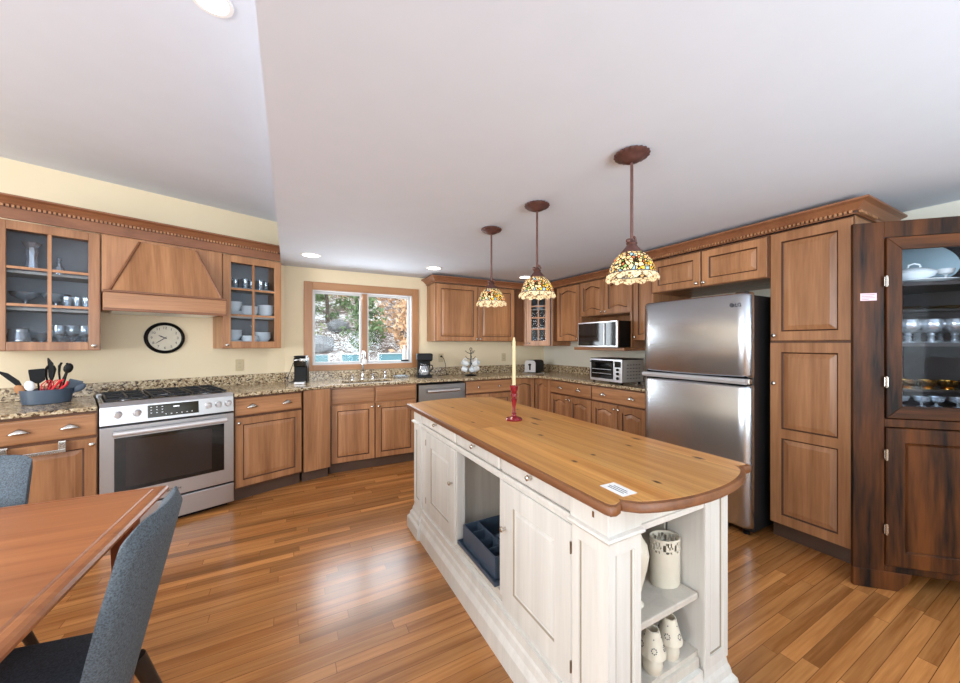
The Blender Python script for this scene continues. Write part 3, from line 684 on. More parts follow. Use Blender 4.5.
b.build('backsplash', M['granite'], t)
# sink
t = thing('sink', 'undermount steel sink basin below the window', 'sink', (0, 0, 0))
b = MB(); x0, x1, y0, y1 = SX0, SX1, SY0, SY1
def rl(i, z): return [Vector((x0 + i, y0 + i, z)), Vector((x1 - i, y0 + i, z)), Vector((x1 - i, y1 - i, z)), Vector((x0 + i, y1 - i, z))]
b.loops([rl(-.012, .885), rl(.004, .885), rl(.012, .74), rl(.03, .725)], False, True); b.build('basin', M['steel'], t)
b = MB(); b.lathe([(.04, .726), (.04, .73), (.02, .731)], ((SX0 + SX1) / 2, (SY0 + SY1) / 2, 0), 18); b.build('drain', M['chrome'], t, smooth=40)

# ================= range
t = thing('range', 'stainless slide-in gas range with black cooktop and oven window', 'stove', Lw(-.7575, 0), LA)
w_ = .755
b = MB(); b.box(.004, w_ - .004, .03, .70, .03, .905); b.build('body', M['steel'], t, bevel=.003)
b = MB(); b.box(.03, w_ - .03, .06, .66, 0, .03); b.build('base', M['black'], t)
b = MB(); b.box(0, w_, .02, .03, .03, .905); b.build('front_frame', M['blackgloss'], t)
b = MB(); pf = [(-.012, .778), (.06, .778), (.06, .93), (.03, .93), (.004, .90)]
b.loops([[Vector((x, y, z)) for y, z in pf] for x in (0, w_)]); cp = b.build('control_panel', M['steel_h'], t, bevel=.003)
def pan(y): return .778
b = MB(); sl = (.016) / (.122)
def yz(z): return -.012 + (z - .778) * sl - .002
b.loops([[Vector((x, yz(z) + o, z)) for x, z in ((.235, .80), (.525, .80), (.525, .888), (.235, .888))] for o in (.003, 0)]); dp = b.build('display', M['blackgloss'], cp)
b = MB()
for (x, z) in [(.25 + .03 * i, .872 - .02 * j) for i in range(3) for j in range(3)] + [(.33 + .03 * i, .815) for i in range(6)]: b.box(x, x + .008, yz(z) - .002, yz(z) - .001, z, z + .003)
b.box(.375, .41, yz(.866) - .002, yz(.866) - .001, .862, .87); b.build('display_mark', M['display'], dp)
for x in (.085, .18, .585, .65, .715):
    b = MB(); mt = MROT((x, yz(.848), .848), rx=PI / 2 + .13)
    b.lathe([(.024, 0), (.024, .004), (.021, .006), (.019, .03), (.017, .034), (.0005, .035)], n=20, mtx=mt); b.box(-.004, .004, -.02, .02, .03, .042, mt); b.build('knob', M['silver'], cp, smooth=35)
b = MB(); b.box(0, w_, -.012, .02, .205, .765); od = b.build('oven_door', M['steel_h'], t, bevel=.004)
b = MB(); b.box(.068, w_ - .068, -.0165, -.008, .315, .688); b.build('oven_window', M['blackgloss'], od, bevel=.002)
b = MB(); b.box(.125, w_ - .15, -.0178, -.016, .345, .665); b.build('inner_glass', plain('oven_inner_glass', (44, 36, 34), .08), od)
b = MB(); b.tube([(.06, -.055, .722), (w_ - .06, -.055, .722)], .019, 14)
for x in (.09, w_ - .09): b.tube([(x, -.055, .722), (x, -.01, .722)], .011, 10)
b.build('handle', M['silver'], od, smooth=40)
b = MB(); b.box(0, w_, -.012, .02, .04, .192); b.build('drawer_panel', M['steel_h'], t, bevel=.004)
cu = bpy.data.curves.new('badge', 'FONT'); cu.body = 'BOSCH'; cu.size = .026; cu.extrude = .0008; cu.align_x = 'CENTER'
tmp = bpy.data.objects.new('badge_tmp', cu); C.objects.link(tmp)
dg = bpy.context.evaluated_depsgraph_get(); me = bpy.data.meshes.new_from_object(tmp.evaluated_get(dg)); bpy.data.objects.remove(tmp)
me.materials.clear(); me.materials.append(M['black']); bo = bpy.data.objects.new('badge', me); C.objects.link(bo); bo.parent = od
for v in me.vertices: v.co = Matrix.Rotation(PI / 2, 4, 'X') @ v.co
bo.location = (w_ / 2, -.0135, .245)
b = MB(); b.box(.012, w_ - .012, .045, .66, .905, .926); b.build('cooktop', M['blackgloss'], t, bevel=.004)
b = MB(); b.box(.0, w_, .655, .715, .885, .932); b.build('rear_trim', M['steel_h'], t, bevel=.004)
for gx in (.14, .3775, .615):
    b = MB()
    for dx in (-.105, .105): b.box(gx + dx - .006, gx + dx + .006, .08, .63, .935, .948)
    for yy in (.08, .36, .618): b.box(gx - .105, gx + .105, yy, yy + .012, .935, .948)
    b.box(gx - .006, gx + .006, .08, .63, .937, .952); b.box(gx - .105, gx + .105, .22, .232, .937, .952); b.box(gx - .105, gx + .105, .49, .502, .937, .952)
    for dx in (-.1, .1):
        for yy in (.09, .61): b.box(gx + dx - .006, gx + dx + .006, yy, yy + .012, .924, .937)
    b.build('grate', M['iron'], t, bevel=.003)
for gx, yy, r in ((.14, .226, .04), (.14, .496, .034), (.3775, .36, .05), (.615, .226, .045), (.615, .496, .034)):
    b = MB(); b.lathe([(r, .926), (r, .931), (r * .8, .935), (r * .8, .9365)], (gx, yy, 0), 20); b.build('burner', M['steel_light'], t, smooth=40)
# ================= upper cabinets on the range wall (fronts at t = .42)
UT = .42; UD = .328
t = thing('wall_cabinet', 'glass-front wall cabinet left of the range hood holding crystal and stemware', 'cabinet', Lw(-1.225, UT), LA)
open_carcass(t, 0, .488, .02, UD, 1.28, 2.15, (1.575, 1.825))
d = glass_door(t, .004, .484, 1.284, 2.145, st=.058); knob(d, .455, 1.315)
t = thing('wall_cabinet', 'glass-front wall cabinet right of the range hood filled with white bowls and tumblers', 'cabinet', Lw(.014, UT), LA)
open_carcass(t, 0, .50, .02, UD, 1.285, 2.15, (1.59, 1.86))
d = glass_door(t, .006, .496, 1.289, 2.145, st=.062); knob(d, .035, 1.318)
t = thing('range_hood', 'tapered wooden range hood between the two glass cabinets', 'range hood', Lw(-.733, UT), LA)
HW = .743
b = MB(); b.box(0, HW, 0, UD, 1.72, 2.15); b.build('back_body', M['cab'], t)
b = MB(); q0 = [(.035, -.155, 1.722), (HW - .035, -.155, 1.722), (HW - .035, .02, 1.722), (.035, .02, 1.722)]; q1 = [(.205, -.005, 2.13), (HW - .185, -.005, 2.13), (HW - .185, .02, 2.13), (.205, .02, 2.13)]
b.loops([[Vector(p) for p in q0], [Vector(p) for p in q1]]); b.build('sloped_front', M['cab_slope'], t, bevel=.003)
for pa, pb in ((q0[0], q1[0]), (q0[1], q1[1])): b = MB(); b.tube([Vector(pa) + Vector((0, -.002, 0)), Vector(pb) + Vector((0, -.002, 0))], .009, 6); b.build('edge_bead', M['crown'], t)
b = MB(); b.box(0.004, HW - .004, -.165, UD, 1.585, 1.705); b.build('apron', M['cab_h'], t, bevel=.003)
b = MB(); b.box(-.0, HW, -.178, UD, 1.705, 1.722); b.box(-.0, HW, -.172, -.16, 1.57, 1.592); b.build('apron_moulding', M['crown'], t, bevel=.004)
b = MB(); b.box(.05, HW - .05, -.14, UD - .03, 1.572, 1.588); b.build('filter_plate', M['steel_light'], t)
# crown with dentil band over the run
def crown(name, label, runs, dent_runs, z0, z1, clampx=None, frieze=None):
    t = thing(name, label, 'crown moulding', (0, 0, 0))
    h = z1 - z0
    pf = [(0, z0), (.014, z0), (.014, z0 + .24 * h), (.022, z0 + .30 * h), (.03, z0 + .45 * h), (.052, z0 + .72 * h), (.072, z0 + .82 * h), (.078, z0 + .86 * h), (.078, z1), (0, z1)]
    b = MB(); b.sweep(pf, runs)
    if frieze: b.sweep([(0, frieze), (.012, frieze), (.012, z0), (0, z0)], runs); b.sweep([(.012, frieze), (.022, frieze), (.022, frieze + .014), (.012, frieze + .014)], runs)
    def clamp(bm):
        if clampx is None: return
        for v in bm.verts:
            if v.co.x > clampx: v.co -= Vector((LT.x, LT.y, 0)) * ((v.co.x - clampx) / LT.x)
    clamp(b.bm); b.build('cornice', M['crown'], t)
    b = MB(); b.sweep([(.013, z0 + .05 * h), (.0155, z0 + .05 * h), (.0155, z0 + .29 * h), (.013, z0 + .29 * h)], dent_runs); clamp(b.bm); b.build('dentil_backing', M['glaze'], t)
    b = MB(); P = [Vector(p) for p in dent_runs]
    for p, q in zip(P, P[1:]):
        d = (q - p); L_ = d.length; d.normalize(); n_ = Vector((d.y, -d.x)); k = int(L_ / .022)
        for i in range(k):
            c = p + d * (i + .5) * L_ / k; a = math.atan2(d.y, d.x)
            if clampx is not None and (c + n_ * .03).x > clampx - .01: continue
            b.box(-.0065, .0065, -.028, -.0155, z0 + .06 * h, z0 + .28 * h, MROT((c.x, c.y, 0), rz=a))
    b.build('dentil_band', M['cab'], t)
    return t
crown('crown_moulding', 'wooden dentil crown moulding along top of the range wall cabinets', [Lw(-1.30, UT)[:2], Lw(.515, UT)[:2]], [Lw(-1.30, UT)[:2], Lw(.515, UT)[:2]], 2.222, 2.297, clampx=-.078, frieze=2.152)
# ================= uppers on the back wall, corner, right wall
FY = 4.135
t = thing('wall_cabinet', 'two-door wooden wall cabinet right of the window over the mug tree', 'cabinet', (1.60, FY, 0), 0)
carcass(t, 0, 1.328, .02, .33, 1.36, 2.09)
d = door(t, .012, .585, 1.365, 2.08); knob(d, .565, 1.39); d = door(t, .597, 1.16, 1.365, 2.08); knob(d, .617, 1.39)
t = thing('corner_wall_cabinet', 'narrow glass-front corner wall cabinet hanging lower than its neighbours', 'cabinet', (2.932, 4.138, 0), -PI / 4)
rot = Matrix.Rotation(PI / 4, 4, 'Z')
def dl(x, y):
    v = rot @ Vector((x - 2.932, y - 4.138, 0)); return (v.x, v.y)
poly = [dl(2.932, 4.466), dl(2.932, 4.145), dl(3.21, 3.867), dl(3.536, 3.867), dl(3.536, 4.466)]
b = MB(); b.prism(poly, 1.30, 1.32); b.prism(poly, 2.07, 2.09)
for (xa, ya, xb, yb) in ((2.932, 4.466, 2.932, 4.138), (3.21, 3.862, 3.536, 3.862)):
    if xa == xb: pl = [dl(xa, yb + .02), dl(xa + .018, yb + .02), dl(xa + .018, ya), dl(xa, ya)]
    else: pl = [dl(xa - .008 + .008, ya), dl(xb, ya), dl(xb, ya + .018), dl(xa, ya + .018)]
    b.prism(pl, 1.32, 2.07)
b.box(.002, .02, .002, .02, 1.32, 2.07); b.box(.372, .39, .002, .02, 1.32, 2.07)
b.build('body', M['cab'], t)
b = MB(); pl = [dl(2.95, 4.456), dl(3.526, 4.456), dl(3.526, 3.89), dl(3.536, 3.89), dl(3.536, 4.466), dl(2.95, 4.466)]; b.prism(pl, 1.32, 2.07); b.build('back_panel', M['cab_in'], t)
for z in (1.56, 1.82):
    b = MB(); b.prism([dl(2.955, 4.45), dl(2.955, 4.19), dl(3.25, 3.895), dl(3.52, 3.895), dl(3.52, 4.45)], z - .016, z); b.build('shelf', M['cab_shelf'], t)
d = glass_door(t, .03, .362, 1.303, 2.08, st=.07, y0=-.02, rows=4); knob(d, .062, 1.335, -.02)
t = thing('wall_cabinet', 'tall single-door wall cabinet between the corner cabinet and the microwave', 'cabinet', (3.21, 3.86, 0), RY)
carcass(t, 0, .512, .02, .328, 1.36, 2.09); d = door(t, .085, .505, 1.365, 2.08, at=.035, ab=.03); knob(d, .478, 1.395)
t = thing('microwave_cabinet', 'wall cabinet with two short arched doors above the open microwave shelf', 'cabinet', (3.21, 3.345, 0), RY)
b = MB(); b.box(.002, .778, .02, .328, 1.665, 2.09); b.box(.002, .03, .0, .328, 1.29, 1.665); b.box(.75, .778, .0, .328, 1.29, 1.665); b.box(.03, .75, .31, .328, 1.29, 1.665); b.build('body', M['cab'], t)
b = MB(); b.box(.032, .778, -.12, .309, 1.255, 1.288); b.build('shelf', M['cab_h'], t, bevel=.003)
d = door(t, .008, .384, 1.67, 2.08, at=.035, ab=.03); knob(d, .36, 1.70); d = door(t, .394, .772, 1.67, 2.08, at=.035, ab=.03); knob(d, .418, 1.70)
t = thing('wall_cabinet', 'narrow wall cabinet squeezed between the microwave and the refrigerator', 'cabinet', (3.21, 2.565, 0), RY)
carcass(t, 0, .41, .02, .328, 1.36, 2.09); d = door(t, .012, .40, 1.365, 2.08, at=.035, ab=.03); knob(d, .036, 1.40)
t = thing('refrigerator_cabinet', 'wooden cabinet bridging over the refrigerator with two low doors', 'cabinet', (2.93, 2.15, 0), RY)
carcass(t, 0, .92, .02, .608, 1.79, 2.09)
b = MB(); b.box(0, .018, .02, .605, 0, 1.79); b.build('side_panel', M['cab'], t)
d = door(t, .02, .452, 1.795, 2.075); knob(d, .43, 1.82); d = door(t, .464, .908, 1.795, 2.075); knob(d, .487, 1.82)
t = thing('pantry_cabinet', 'tall wooden pantry cabinet between the refrigerator and the dark hutch', 'cabinet', (2.93, 1.226, 0), RY)
carcass(t, 0, .42, .02, .608, .11, 2.09); toe(t, 0, .42, .06, .6)
d = door(t, .006, .413, .112, 1.335, panels=2, st=.062); knob(d, .032, 1.06); d = door(t, .006, .413, 1.35, 2.08, st=.062); knob(d, .032, 1.385)
crown('crown_moulding', 'wooden crown moulding wrapping the back wall and refrigerator wall cabinets', [(1.60, 4.468), (1.60, FY), (2.932, FY), (3.21, 3.86), (3.21, 2.15), (2.93, 2.15), (2.93, .803), (3.538, .803)], [(3.21, 3.86), (3.21, 2.15), (2.93, 2.15), (2.93, .803), (3.2, .803)], 2.092, 2.165)

# ================= refrigerator
t = thing('refrigerator', 'stainless top-freezer refrigerator between the counter and the pantry', 'refrigerator', (2.72, 2.083, 0), RY)
FW = .825
b = MB(); b.box(.006, FW - .006, .085, .74, .03, 1.665); b.build('body', M['fridgeside'], t, bevel=.006)
def fdoor(z0, z1, nm):
    n = 22; front = []
    for i in range(n + 1):
        f = i / n; e = min(f, 1 - f) * FW; rr = .03
        y = -.018 * (1 - (2 * f - 1) ** 2)
        if e < rr: y += (rr - math.sqrt(max(0, rr * rr - (rr - e) ** 2)))
        front.append((f * FW, y + .02))
    poly = front + [(FW, .08), (0, .08)]
    b = MB()
    def lp(z, k): return [Vector((FW / 2 + (x - FW / 2) * (1 - k * .012), y + (k * .02 if y < .07 else 0), z)) for x, y in poly]
    b.loops([lp(z0, 1), lp(z0 + .012, .3), lp(z0 + .025, 0), lp(z1 - .025, 0), lp(z1 - .012, .3), lp(z1, 1)]); return b.build(nm, M['fridge'], t, smooth=50)
fz = fdoor(1.092, 1.682, 'freezer_door'); fd = fdoor(.06, 1.048, 'refrigerator_door')
b = MB(); b.box(.02, FW - .02, .02, .06, 1.048, 1.092); b.build('gap_seal', M['black'], t)
hp = [(.012, 1.05), (-.004, 1.056), (-.008, 1.072), (.0, 1.086), (.02, 1.09), (.03, 1.07)]
for dr, zo in ((fd, 0),):
    b = MB(); b.loops([[Vector((x, y, z)) for y, z in hp] for x in (.012, FW - .012)]); b.build('handle_lip', M['silver'], dr, smooth=40)
b = MB(); b.box(FW - .06, FW - .006, .03, .075, 1.052, 1.088); b.build('hinge', M['nickel'], t, bevel=.004)
b = MB(); b.box(FW - .10, FW - .02, .04, .12, 1.665, 1.69); b.build('hinge_cover', M['fridgeside'], t, bevel=.006)
bd = MB(); mt = MROT((FW - .105, .0085, 1.60), rx=PI / 2); bd.lathe([(.014, 0), (.014, .002)], n=20, mtx=mt); bd.build('logo_disc', M['ink'], fz)
cu = bpy.data.curves.new('logo', 'FONT'); cu.body = 'LG'; cu.size = .034; cu.extrude = .0008
tmp = bpy.data.objects.new('logo_tmp', cu); C.objects.link(tmp); dg = bpy.context.evaluated_depsgraph_get()
me = bpy.data.meshes.new_from_object(tmp.evaluated_get(dg)); bpy.data.objects.remove(tmp); me.materials.clear(); me.materials.append(M['ink'])
for v in me.vertices: v.co = Matrix.Rotation(PI / 2, 4, 'X') @ v.co
lo = bpy.data.objects.new('logo', me); C.objects.link(lo); lo.parent = fz; lo.location = (FW - .087, .0085, 1.588)
for x in (.06, FW - .06):
    b = MB(); b.lathe([(.022, 0), (.022, .02), (.012, .032)], (x, .11, 0), 14); b.build('foot', M['black'], t)
    b = MB(); b.lathe([(.022, 0), (.022, .02), (.012, .032)], (x, .68, 0), 14); b.build('foot', M['black'], t)

# ================= corner hutch (local x along its face, y into the corner)
HA = (2.741, .757)
t = thing('corner_hutch', 'dark walnut corner hutch with glass upper door standing right of the pantry', 'hutch', HA + (0,), -PI / 4)
HWD = 1.125; dw = M['darkwood']
tri = [(.0, .02), (HWD, .02), (HWD - .01, .03), (HWD / 2, .555), (.01, .03)]
b = MB()
b.box(0, .134, 0, .022, .10, 1.99); b.box(HWD - .134, HWD, 0, .022, .10, 1.99)
b.box(.134, HWD - .134, 0, .022, 1.905, 1.99); b.box(.134, HWD - .134, 0, .022, .882, .925); b.box(.134, HWD - .134, 0, .022, .10, .135)
b.build('face_frame', dw, t, bevel=.002)
b = MB(); b.prism(tri, 1.965, 1.988); b.prism(tri, .10, .13); b.prism(tri, .955, .985)
def slab(pa, pb, th):
    pa, pb = Vector(pa), Vector(pb); d = (pb - pa).normalized(); n_ = Vector((-d.y, d.x)) * th; return [tuple(pa), tuple(pb), tuple(pb + n_), tuple(pa + n_)]
for za, zb in ((.13, .955), (.985, 1.965)):
    b.prism(slab((.012, .024), (HWD / 2, .55), -.014), za, zb); b.prism(slab((HWD / 2, .55), (HWD - .012, .024), -.014), za, zb)
b.build('body', M['darkin'], t)
def hshelf(z, y0=.05):
    b = MB(); b.prism([(.065 + y0 * .2, y0), (HWD - .065 - y0 * .2, y0), (HWD / 2, .52)], z - .02, z); b.build('shelf', M['darkin'], t)
hshelf(1.665); hshelf(1.335)
for x0, x1, hs in ((.136, .561, 1), (.564, HWD - .136, -1)):
    m = MB(); st = .066
    zz0, zz1 = .93, 1.90
    def mit(a, b_, c, d_): m.loops([[Vector((x, y, z)) for (x, z) in (a, b_, c, d_)] for y in (-.012, .014)])
    mit((x0, zz0), (x0 + st, zz0 + st), (x0 + st, zz1 - st), (x0, zz1)); mit((x1, zz0), (x1, zz1), (x1 - st, zz1 - st), (x1 - st, zz0 + st))
    d = m.build('glass_door', dw, t, bevel=.004)
    for qd in (((x0, zz0), (x1, zz0), (x1 - st, zz0 + st), (x0 + st, zz0 + st)), ((x0, zz1), (x0 + st, zz1 - st), (x1 - st, zz1 - st), (x1, zz1))): m = MB(); mit(*qd); m.build('door_rail', M['darkwood_h'], d, bevel=.004)
    g = MB(); g.box(x0 + st - .004, x1 - st + .004, .004, .007, zz0 + st - .004, zz1 - st + .004); g.build('pane', M['cabglass'], d)
    dd = door(t, x0, x1, .137, .878, st=.075, m=dw, y0=-.012, t=.026, slope=.006, name='panel_door')
    hx = x0 - .004 if hs > 0 else x1 + .004
    for zh, par in ((1.665, d), (1.125, d), (.735, dd), (.335, dd)):
        b = MB(); b.box(hx - .008, hx + .008, -.016, -.003, zh - .024, zh + .024); b.tube([(hx, -.017, zh - .03), (hx, -.017, zh + .03)], .005, 8); b.build('hinge', M['nickel'], par)
for sg in (0, 1): b = MB(); b.loops([[Vector((HWD - x if sg else x, y, z)) for x, z in ((0, 0), (.19, 0), (.235, .05), (.25, .10), (0, .10))] for y in (0, .024)]); b.build('bracket_foot', dw, t, bevel=.003)
b = MB(); b.box(HWD / 2 - .05, HWD / 2 + .05, .40, .48, 0, .10); b.build('rear_foot', dw, t)
b = MB(); b.box(.03, .10, -.0015, -.0002, 1.565, 1.605); pl_ = b.build('paper_label', M['pink'], t); pl_['label'] = 'small pale paper label stuck on the hutch stile'
b = MB()
for k in range(4): b.box(.036, .036 + (.055, .05, .056, .03)[k], -.0019, -.0014, 1.596 - .0085 * k, 1.598 - .0085 * k)
b.build('label_print', M['ink'], pl_)
# ================= island
IX, IY = 1.11, 1.61
t = thing('kitchen_island', 'white painted island with honey pine top and open end shelves', 'island', (IX, IY, 0), 0)
wp = M['white_paint']; wi = M['white_paint_in']
XL, XR, YN, YF = -.31, .305, -.89, .895
TT = .895; TU = .866
# top with bowed ends and eared corners
def end_arc(sgn, y_ear, bulge, n=22):
    p = []
    for i in range(n + 1):
        f = i / n; x = -.30 + .60 * f
        p.append((x + .0025, sgn * (y_ear + .004 + bulge * (1 - (2 * f - 1) ** 2) ** .62)))
    return p
xl, xr = -.360, .365
near = [(xl, -.925), (xl + .005, -.94), (xl + .02, -.945), (xl + .045, -.938), (xl + .055, -.925)] + end_arc(-1, .932, .078) + [(xr - .055, -.925), (xr - .045, -.938), (xr - .02, -.945), (xr - .005, -.94), (xr, -.925)]
far = [(-x, -y) for x, y in near]
far = [(x + (xl + xr), y - .012) for x, y in far]
outline = near + far
b = MB()
def inset(k, z):
    cx, cy = (xl + xr) / 2, 0
    return [Vector((cx + (x - cx) * (1 - k / .36), y * (1 - k / .95), z)) for x, y in outline]
b.loops([inset(.012, TU + .0005), inset(.012, TT - .0015), inset(.0125, TT)])
b.build('top', M['pine'], t)
b = MB(); b.loops([inset(.0119, TU), inset(.004, TU), inset(0, TU + .005), inset(0, TT - .008), inset(.003, TT - .0025), inset(.0119, TT - .0005), inset(.0119, TU)], False, False); b.build('top_edge', M['pine_edge'], t, smooth=35)
# carcass: floor, back, partitions, frieze
b = MB()
b.box(XL + .02, XR - .01, YN + .03, YF - .03, .205, .240)
b.box(XR - .035, XR - .012, YN + .45, YF - .03, .24, .866)
b.box(XL + .02, XR - .035, YF - .07, YF - .045, .24, .866)
for y in (YN + .43, -.30, .245): b.box(XL + .02, XR - .035, y - .01, y + .01, .24, .74)
b.box(XL + .02, XR - .012, YN + .02, YF - .03, .78, .866)
b.build('body', wi, t)
# left face frame
b = MB()
b.box(XL + .012, XL + .06, -.302, -.279, .24, .74); b.box(XL + .012, XL + .06, .171, .187, .24, .74); b.box(XL + .012, XL + .03, .654, .745, .18, .745)
b.box(XL + .012, XL + .03, YN + .156, .74, .742, .757); b.box(XL + .0121, XL + .0301, YN + .150, .74, .17, .213)
b.build('face_frame', wp, t)
# moulded rail under the drawers, wrapping the corner posts
rail = [(-.01, .757), (.004, .757), (.012, .764), (.016, .770), (.012, .776), (.0, .780), (-.01, .780)]
for path in ([(XL, YN + .155), (XL, YN), (XL + .14, YN)], [(XL + .14, YF), (XL, YF), (XL, YF - .155)], [(XR, YF - .155), (XR, YF), (XR - .14, YF)]):
    b = MB(); b.sweep(rail, path); b.build('rail_moulding', wp, t)
b = MB(); b.box(XL + .004, XL + .03, YN + .155, YF - .155, .757, .776); b.build('rail_moulding', wp, t, bevel=.004)
b = MB(); b.box(XL + .14, XR - .14, YN + .012, YN + .03, .755, .866); b.box(XL + .14, XR - .14, YN + .004, YN + .02, .757, .776); b.build('end_frieze', wp, t, bevel=.003)
# corner posts with sunk panels
def post(x0, x1, y0, y1, faces, z1=.757):
    bb = MB(); z0 = .19
    bb.box(x0 + .008, x1 - .008, y0 + .008, y1 - .008, z0, z1)
    e = .028
    for f in faces:
        if f in 'NF':
            ya, yb = (y0, y0 + .008) if f == 'N' else (y1 - .008, y1)
            bb.box(x0, x0 + e, ya, yb, z0, z1); bb.box(x1 - e, x1, ya, yb, z0, z1); bb.box(x0 + e, x1 - e, ya, yb, z0, z0 + .04); bb.box(x0 + e, x1 - e, ya, yb, z1 - .04, z1)
            for s0, s1 in (((x0 + e, x0 + e + .006)), (x1 - e - .006, x1 - e)): bb.box(s0, s1, ya + .003, yb, z0 + .04, z1 - .04)
        else:
            xa, xb = (x0, x0 + .008) if f == 'L' else (x1 - .008, x1)
            bb.box(xa, xb, y0 + .008, y0 + e + .01, z0, z1); bb.box(xa, xb, y1 - e - .01, y1 - .008, z0, z1); bb.box(xa, xb, y0 + e + .01, y1 - e - .01, z0, z0 + .04); bb.box(xa, xb, y0 + e + .01, y1 - e - .01, z1 - .04, z1)
    o = bb.build('corner_post', wp, t)
    gg = MB(); w_ = .0035
    for f in faces:
        if f in 'NF':
            ya, yb = (y0 + .0045, y0 + .0085) if f == 'N' else (y1 - .0085, y1 - .0045); a0, a1 = x0 + e + .006, x1 - e - .006
            for p0, p1, q0, q1 in ((a0, a0 + w_, z0 + .04, z1 - .04), (a1 - w_, a1, z0 + .04, z1 - .04), (a0 + w_, a1 - w_, z0 + .04, z0 + .04 + w_), (a0 + w_, a1 - w_, z1 - .04 - w_, z1 - .04)): gg.box(p0, p1, ya, yb, q0, q1)
        else:
            xa, xb = (x0 + .0045, x0 + .0085) if f == 'L' else (x1 - .0085, x1 - .0045); a0, a1 = y0 + e + .01, y1 - e - .01
            for p0, p1, q0, q1 in ((a0, a0 + w_, z0 + .04, z1 - .04), (a1 - w_, a1, z0 + .04, z1 - .04), (a0 + w_, a1 - w_, z0 + .04, z0 + .04 + w_), (a0 + w_, a1 - w_, z1 - .04 - w_, z1 - .04)): gg.box(xa, xb, p0, p1, q0, q1)
    gg.build('panel_moulding', M['island_glaze'], o)
    if z1 < .8: bb = MB(); bb.box(x0 - .001, x1 + .001, y0 - .001, y1 + .001, .778, .866); bb.build('frieze_block', wp, o, bevel=.002)
    return o
post(XL, XL + .14, YN, YN + .155, 'LN'); post(XR - .14, XR, YN, YN + .155, 'RN', .8655); post(XL, XL + .14, YF - .155, YF, 'LF'); post(XR - .14, XR, YF - .155, YF, 'RF')
b = MB(); mt = MROT((XL - .001, YN + .055, .822), rz=-PI / 2); b.box(-.004, .004, -.0015, .002, -.009, .009, mt); b.build('keyhole', M['nickel'], t)
# plinth
def plinth(x0, x1, y0, y1, k, nm='plinth'):
    bb = MB(); pr = [(.040 + k, 0), (.040 + k, .075), (.034 + k, .085), (.026 + k, .092), (.022 + k, .115), (.010 + k, .130), (.006 + k, .150), (0 + k, .165), (-.004 + k, .19)]
    bb.loops([[Vector((x0 - o, y0 - o, z)), Vector((x1 + o, y0 - o, z)), Vector((x1 + o, y1 + o, z)), Vector((x0 - o, y1 + o, z))] for o, z in pr]); return bb.build(nm, wp, t)
b = MB()
pr = [(.024, 0), (.024, .085), (.018, .098), (.010, .112), (.006, .14), (0, .15), (0, .19), (-.03, .19), (-.03, 0)]
b.loops([[Vector((XL - o, y, z)) for o, z in pr] for y in (YN + .16, YF - .16)])
b.loops([[Vector((XR + o, y, z)) for o, z in pr] for y in (YN + .16, YF - .16)])
for s_, y in ((-1, YN), (1, YF)): b.loops([[Vector((x, y + s_ * (o - .006), z)) for o, z in pr] for x in (XL + .145, XR - .145)])
b.build('plinth', wp, t)
for x0, x1 in ((XL, XL + .14), (XR - .14, XR)):
    for y0, y1 in ((YN, YN + .155), (YF - .155, YF)): plinth(x0, x1, y0, y1, 0, 'post_foot')
# end shelves
b = MB(); b.box(XL + .02, XL + .14, YN + .03, YN + .42, .24, .757); b.box(XR - .138, XR - .012, YN + .155, YN + .42, .24, .757); b.build('shelf_side', wi, t)
ox0, ox1 = XL + .14, XR - .14
b = MB(); b.box(ox0, ox1, YN + .025, YN + .42, .427, .450); b.build('end_shelf', wi, t, bevel=.004)
b = MB(); b.box(ox0, ox1, YN + .02, YN + .42, .19, .222); b.build('end_shelf', wi, t, bevel=.002)
# left-face doors and drawers (local frame turned to face the left side)
def idoor(ya, yb, z0, z1, kn):
    o = door(t, -yb, -ya, z0, z1, st=.085, m=wp, slope=.012, t=.022)
    mtx = Matrix.Translation(Vector((XL + .006, 0, 0))) @ Matrix.Rotation(RY, 4, 'Z'); o.data.transform(mtx)
    k = knob(o, -kn, .55, 0, M['nickel'], r=.012); k.data.transform(mtx)
    for z in (z0 + .07, z1 - .07): ye_ = yb if kn < (ya + yb) / 2 else ya; bb = MB(); bb.box(XL + .001, XL + .006, ye_ - .002, ye_ + .002, z - .02, z + .02); bb.build('hinge', M['nickel'], o)
def idrawer(ya, yb):
    o = drawer(t, -yb, -ya, .780, .864, m=wp)
    mtx = Matrix.Translation(Vector((XL + .006, 0, 0))) @ Matrix.Rotation(RY, 4, 'Z'); o.data.transform(mtx)
    k = knob(o, -(ya + yb) / 2, .826, 0, M['nickel'], r=.011); k.data.transform(mtx)
idoor(.190, .655, .214, .740, .222); idoor(-.733, -.306, .214, .740, -.335)
idrawer(.187, .735); idrawer(-.279, .171); idrawer(-.733, -.302)

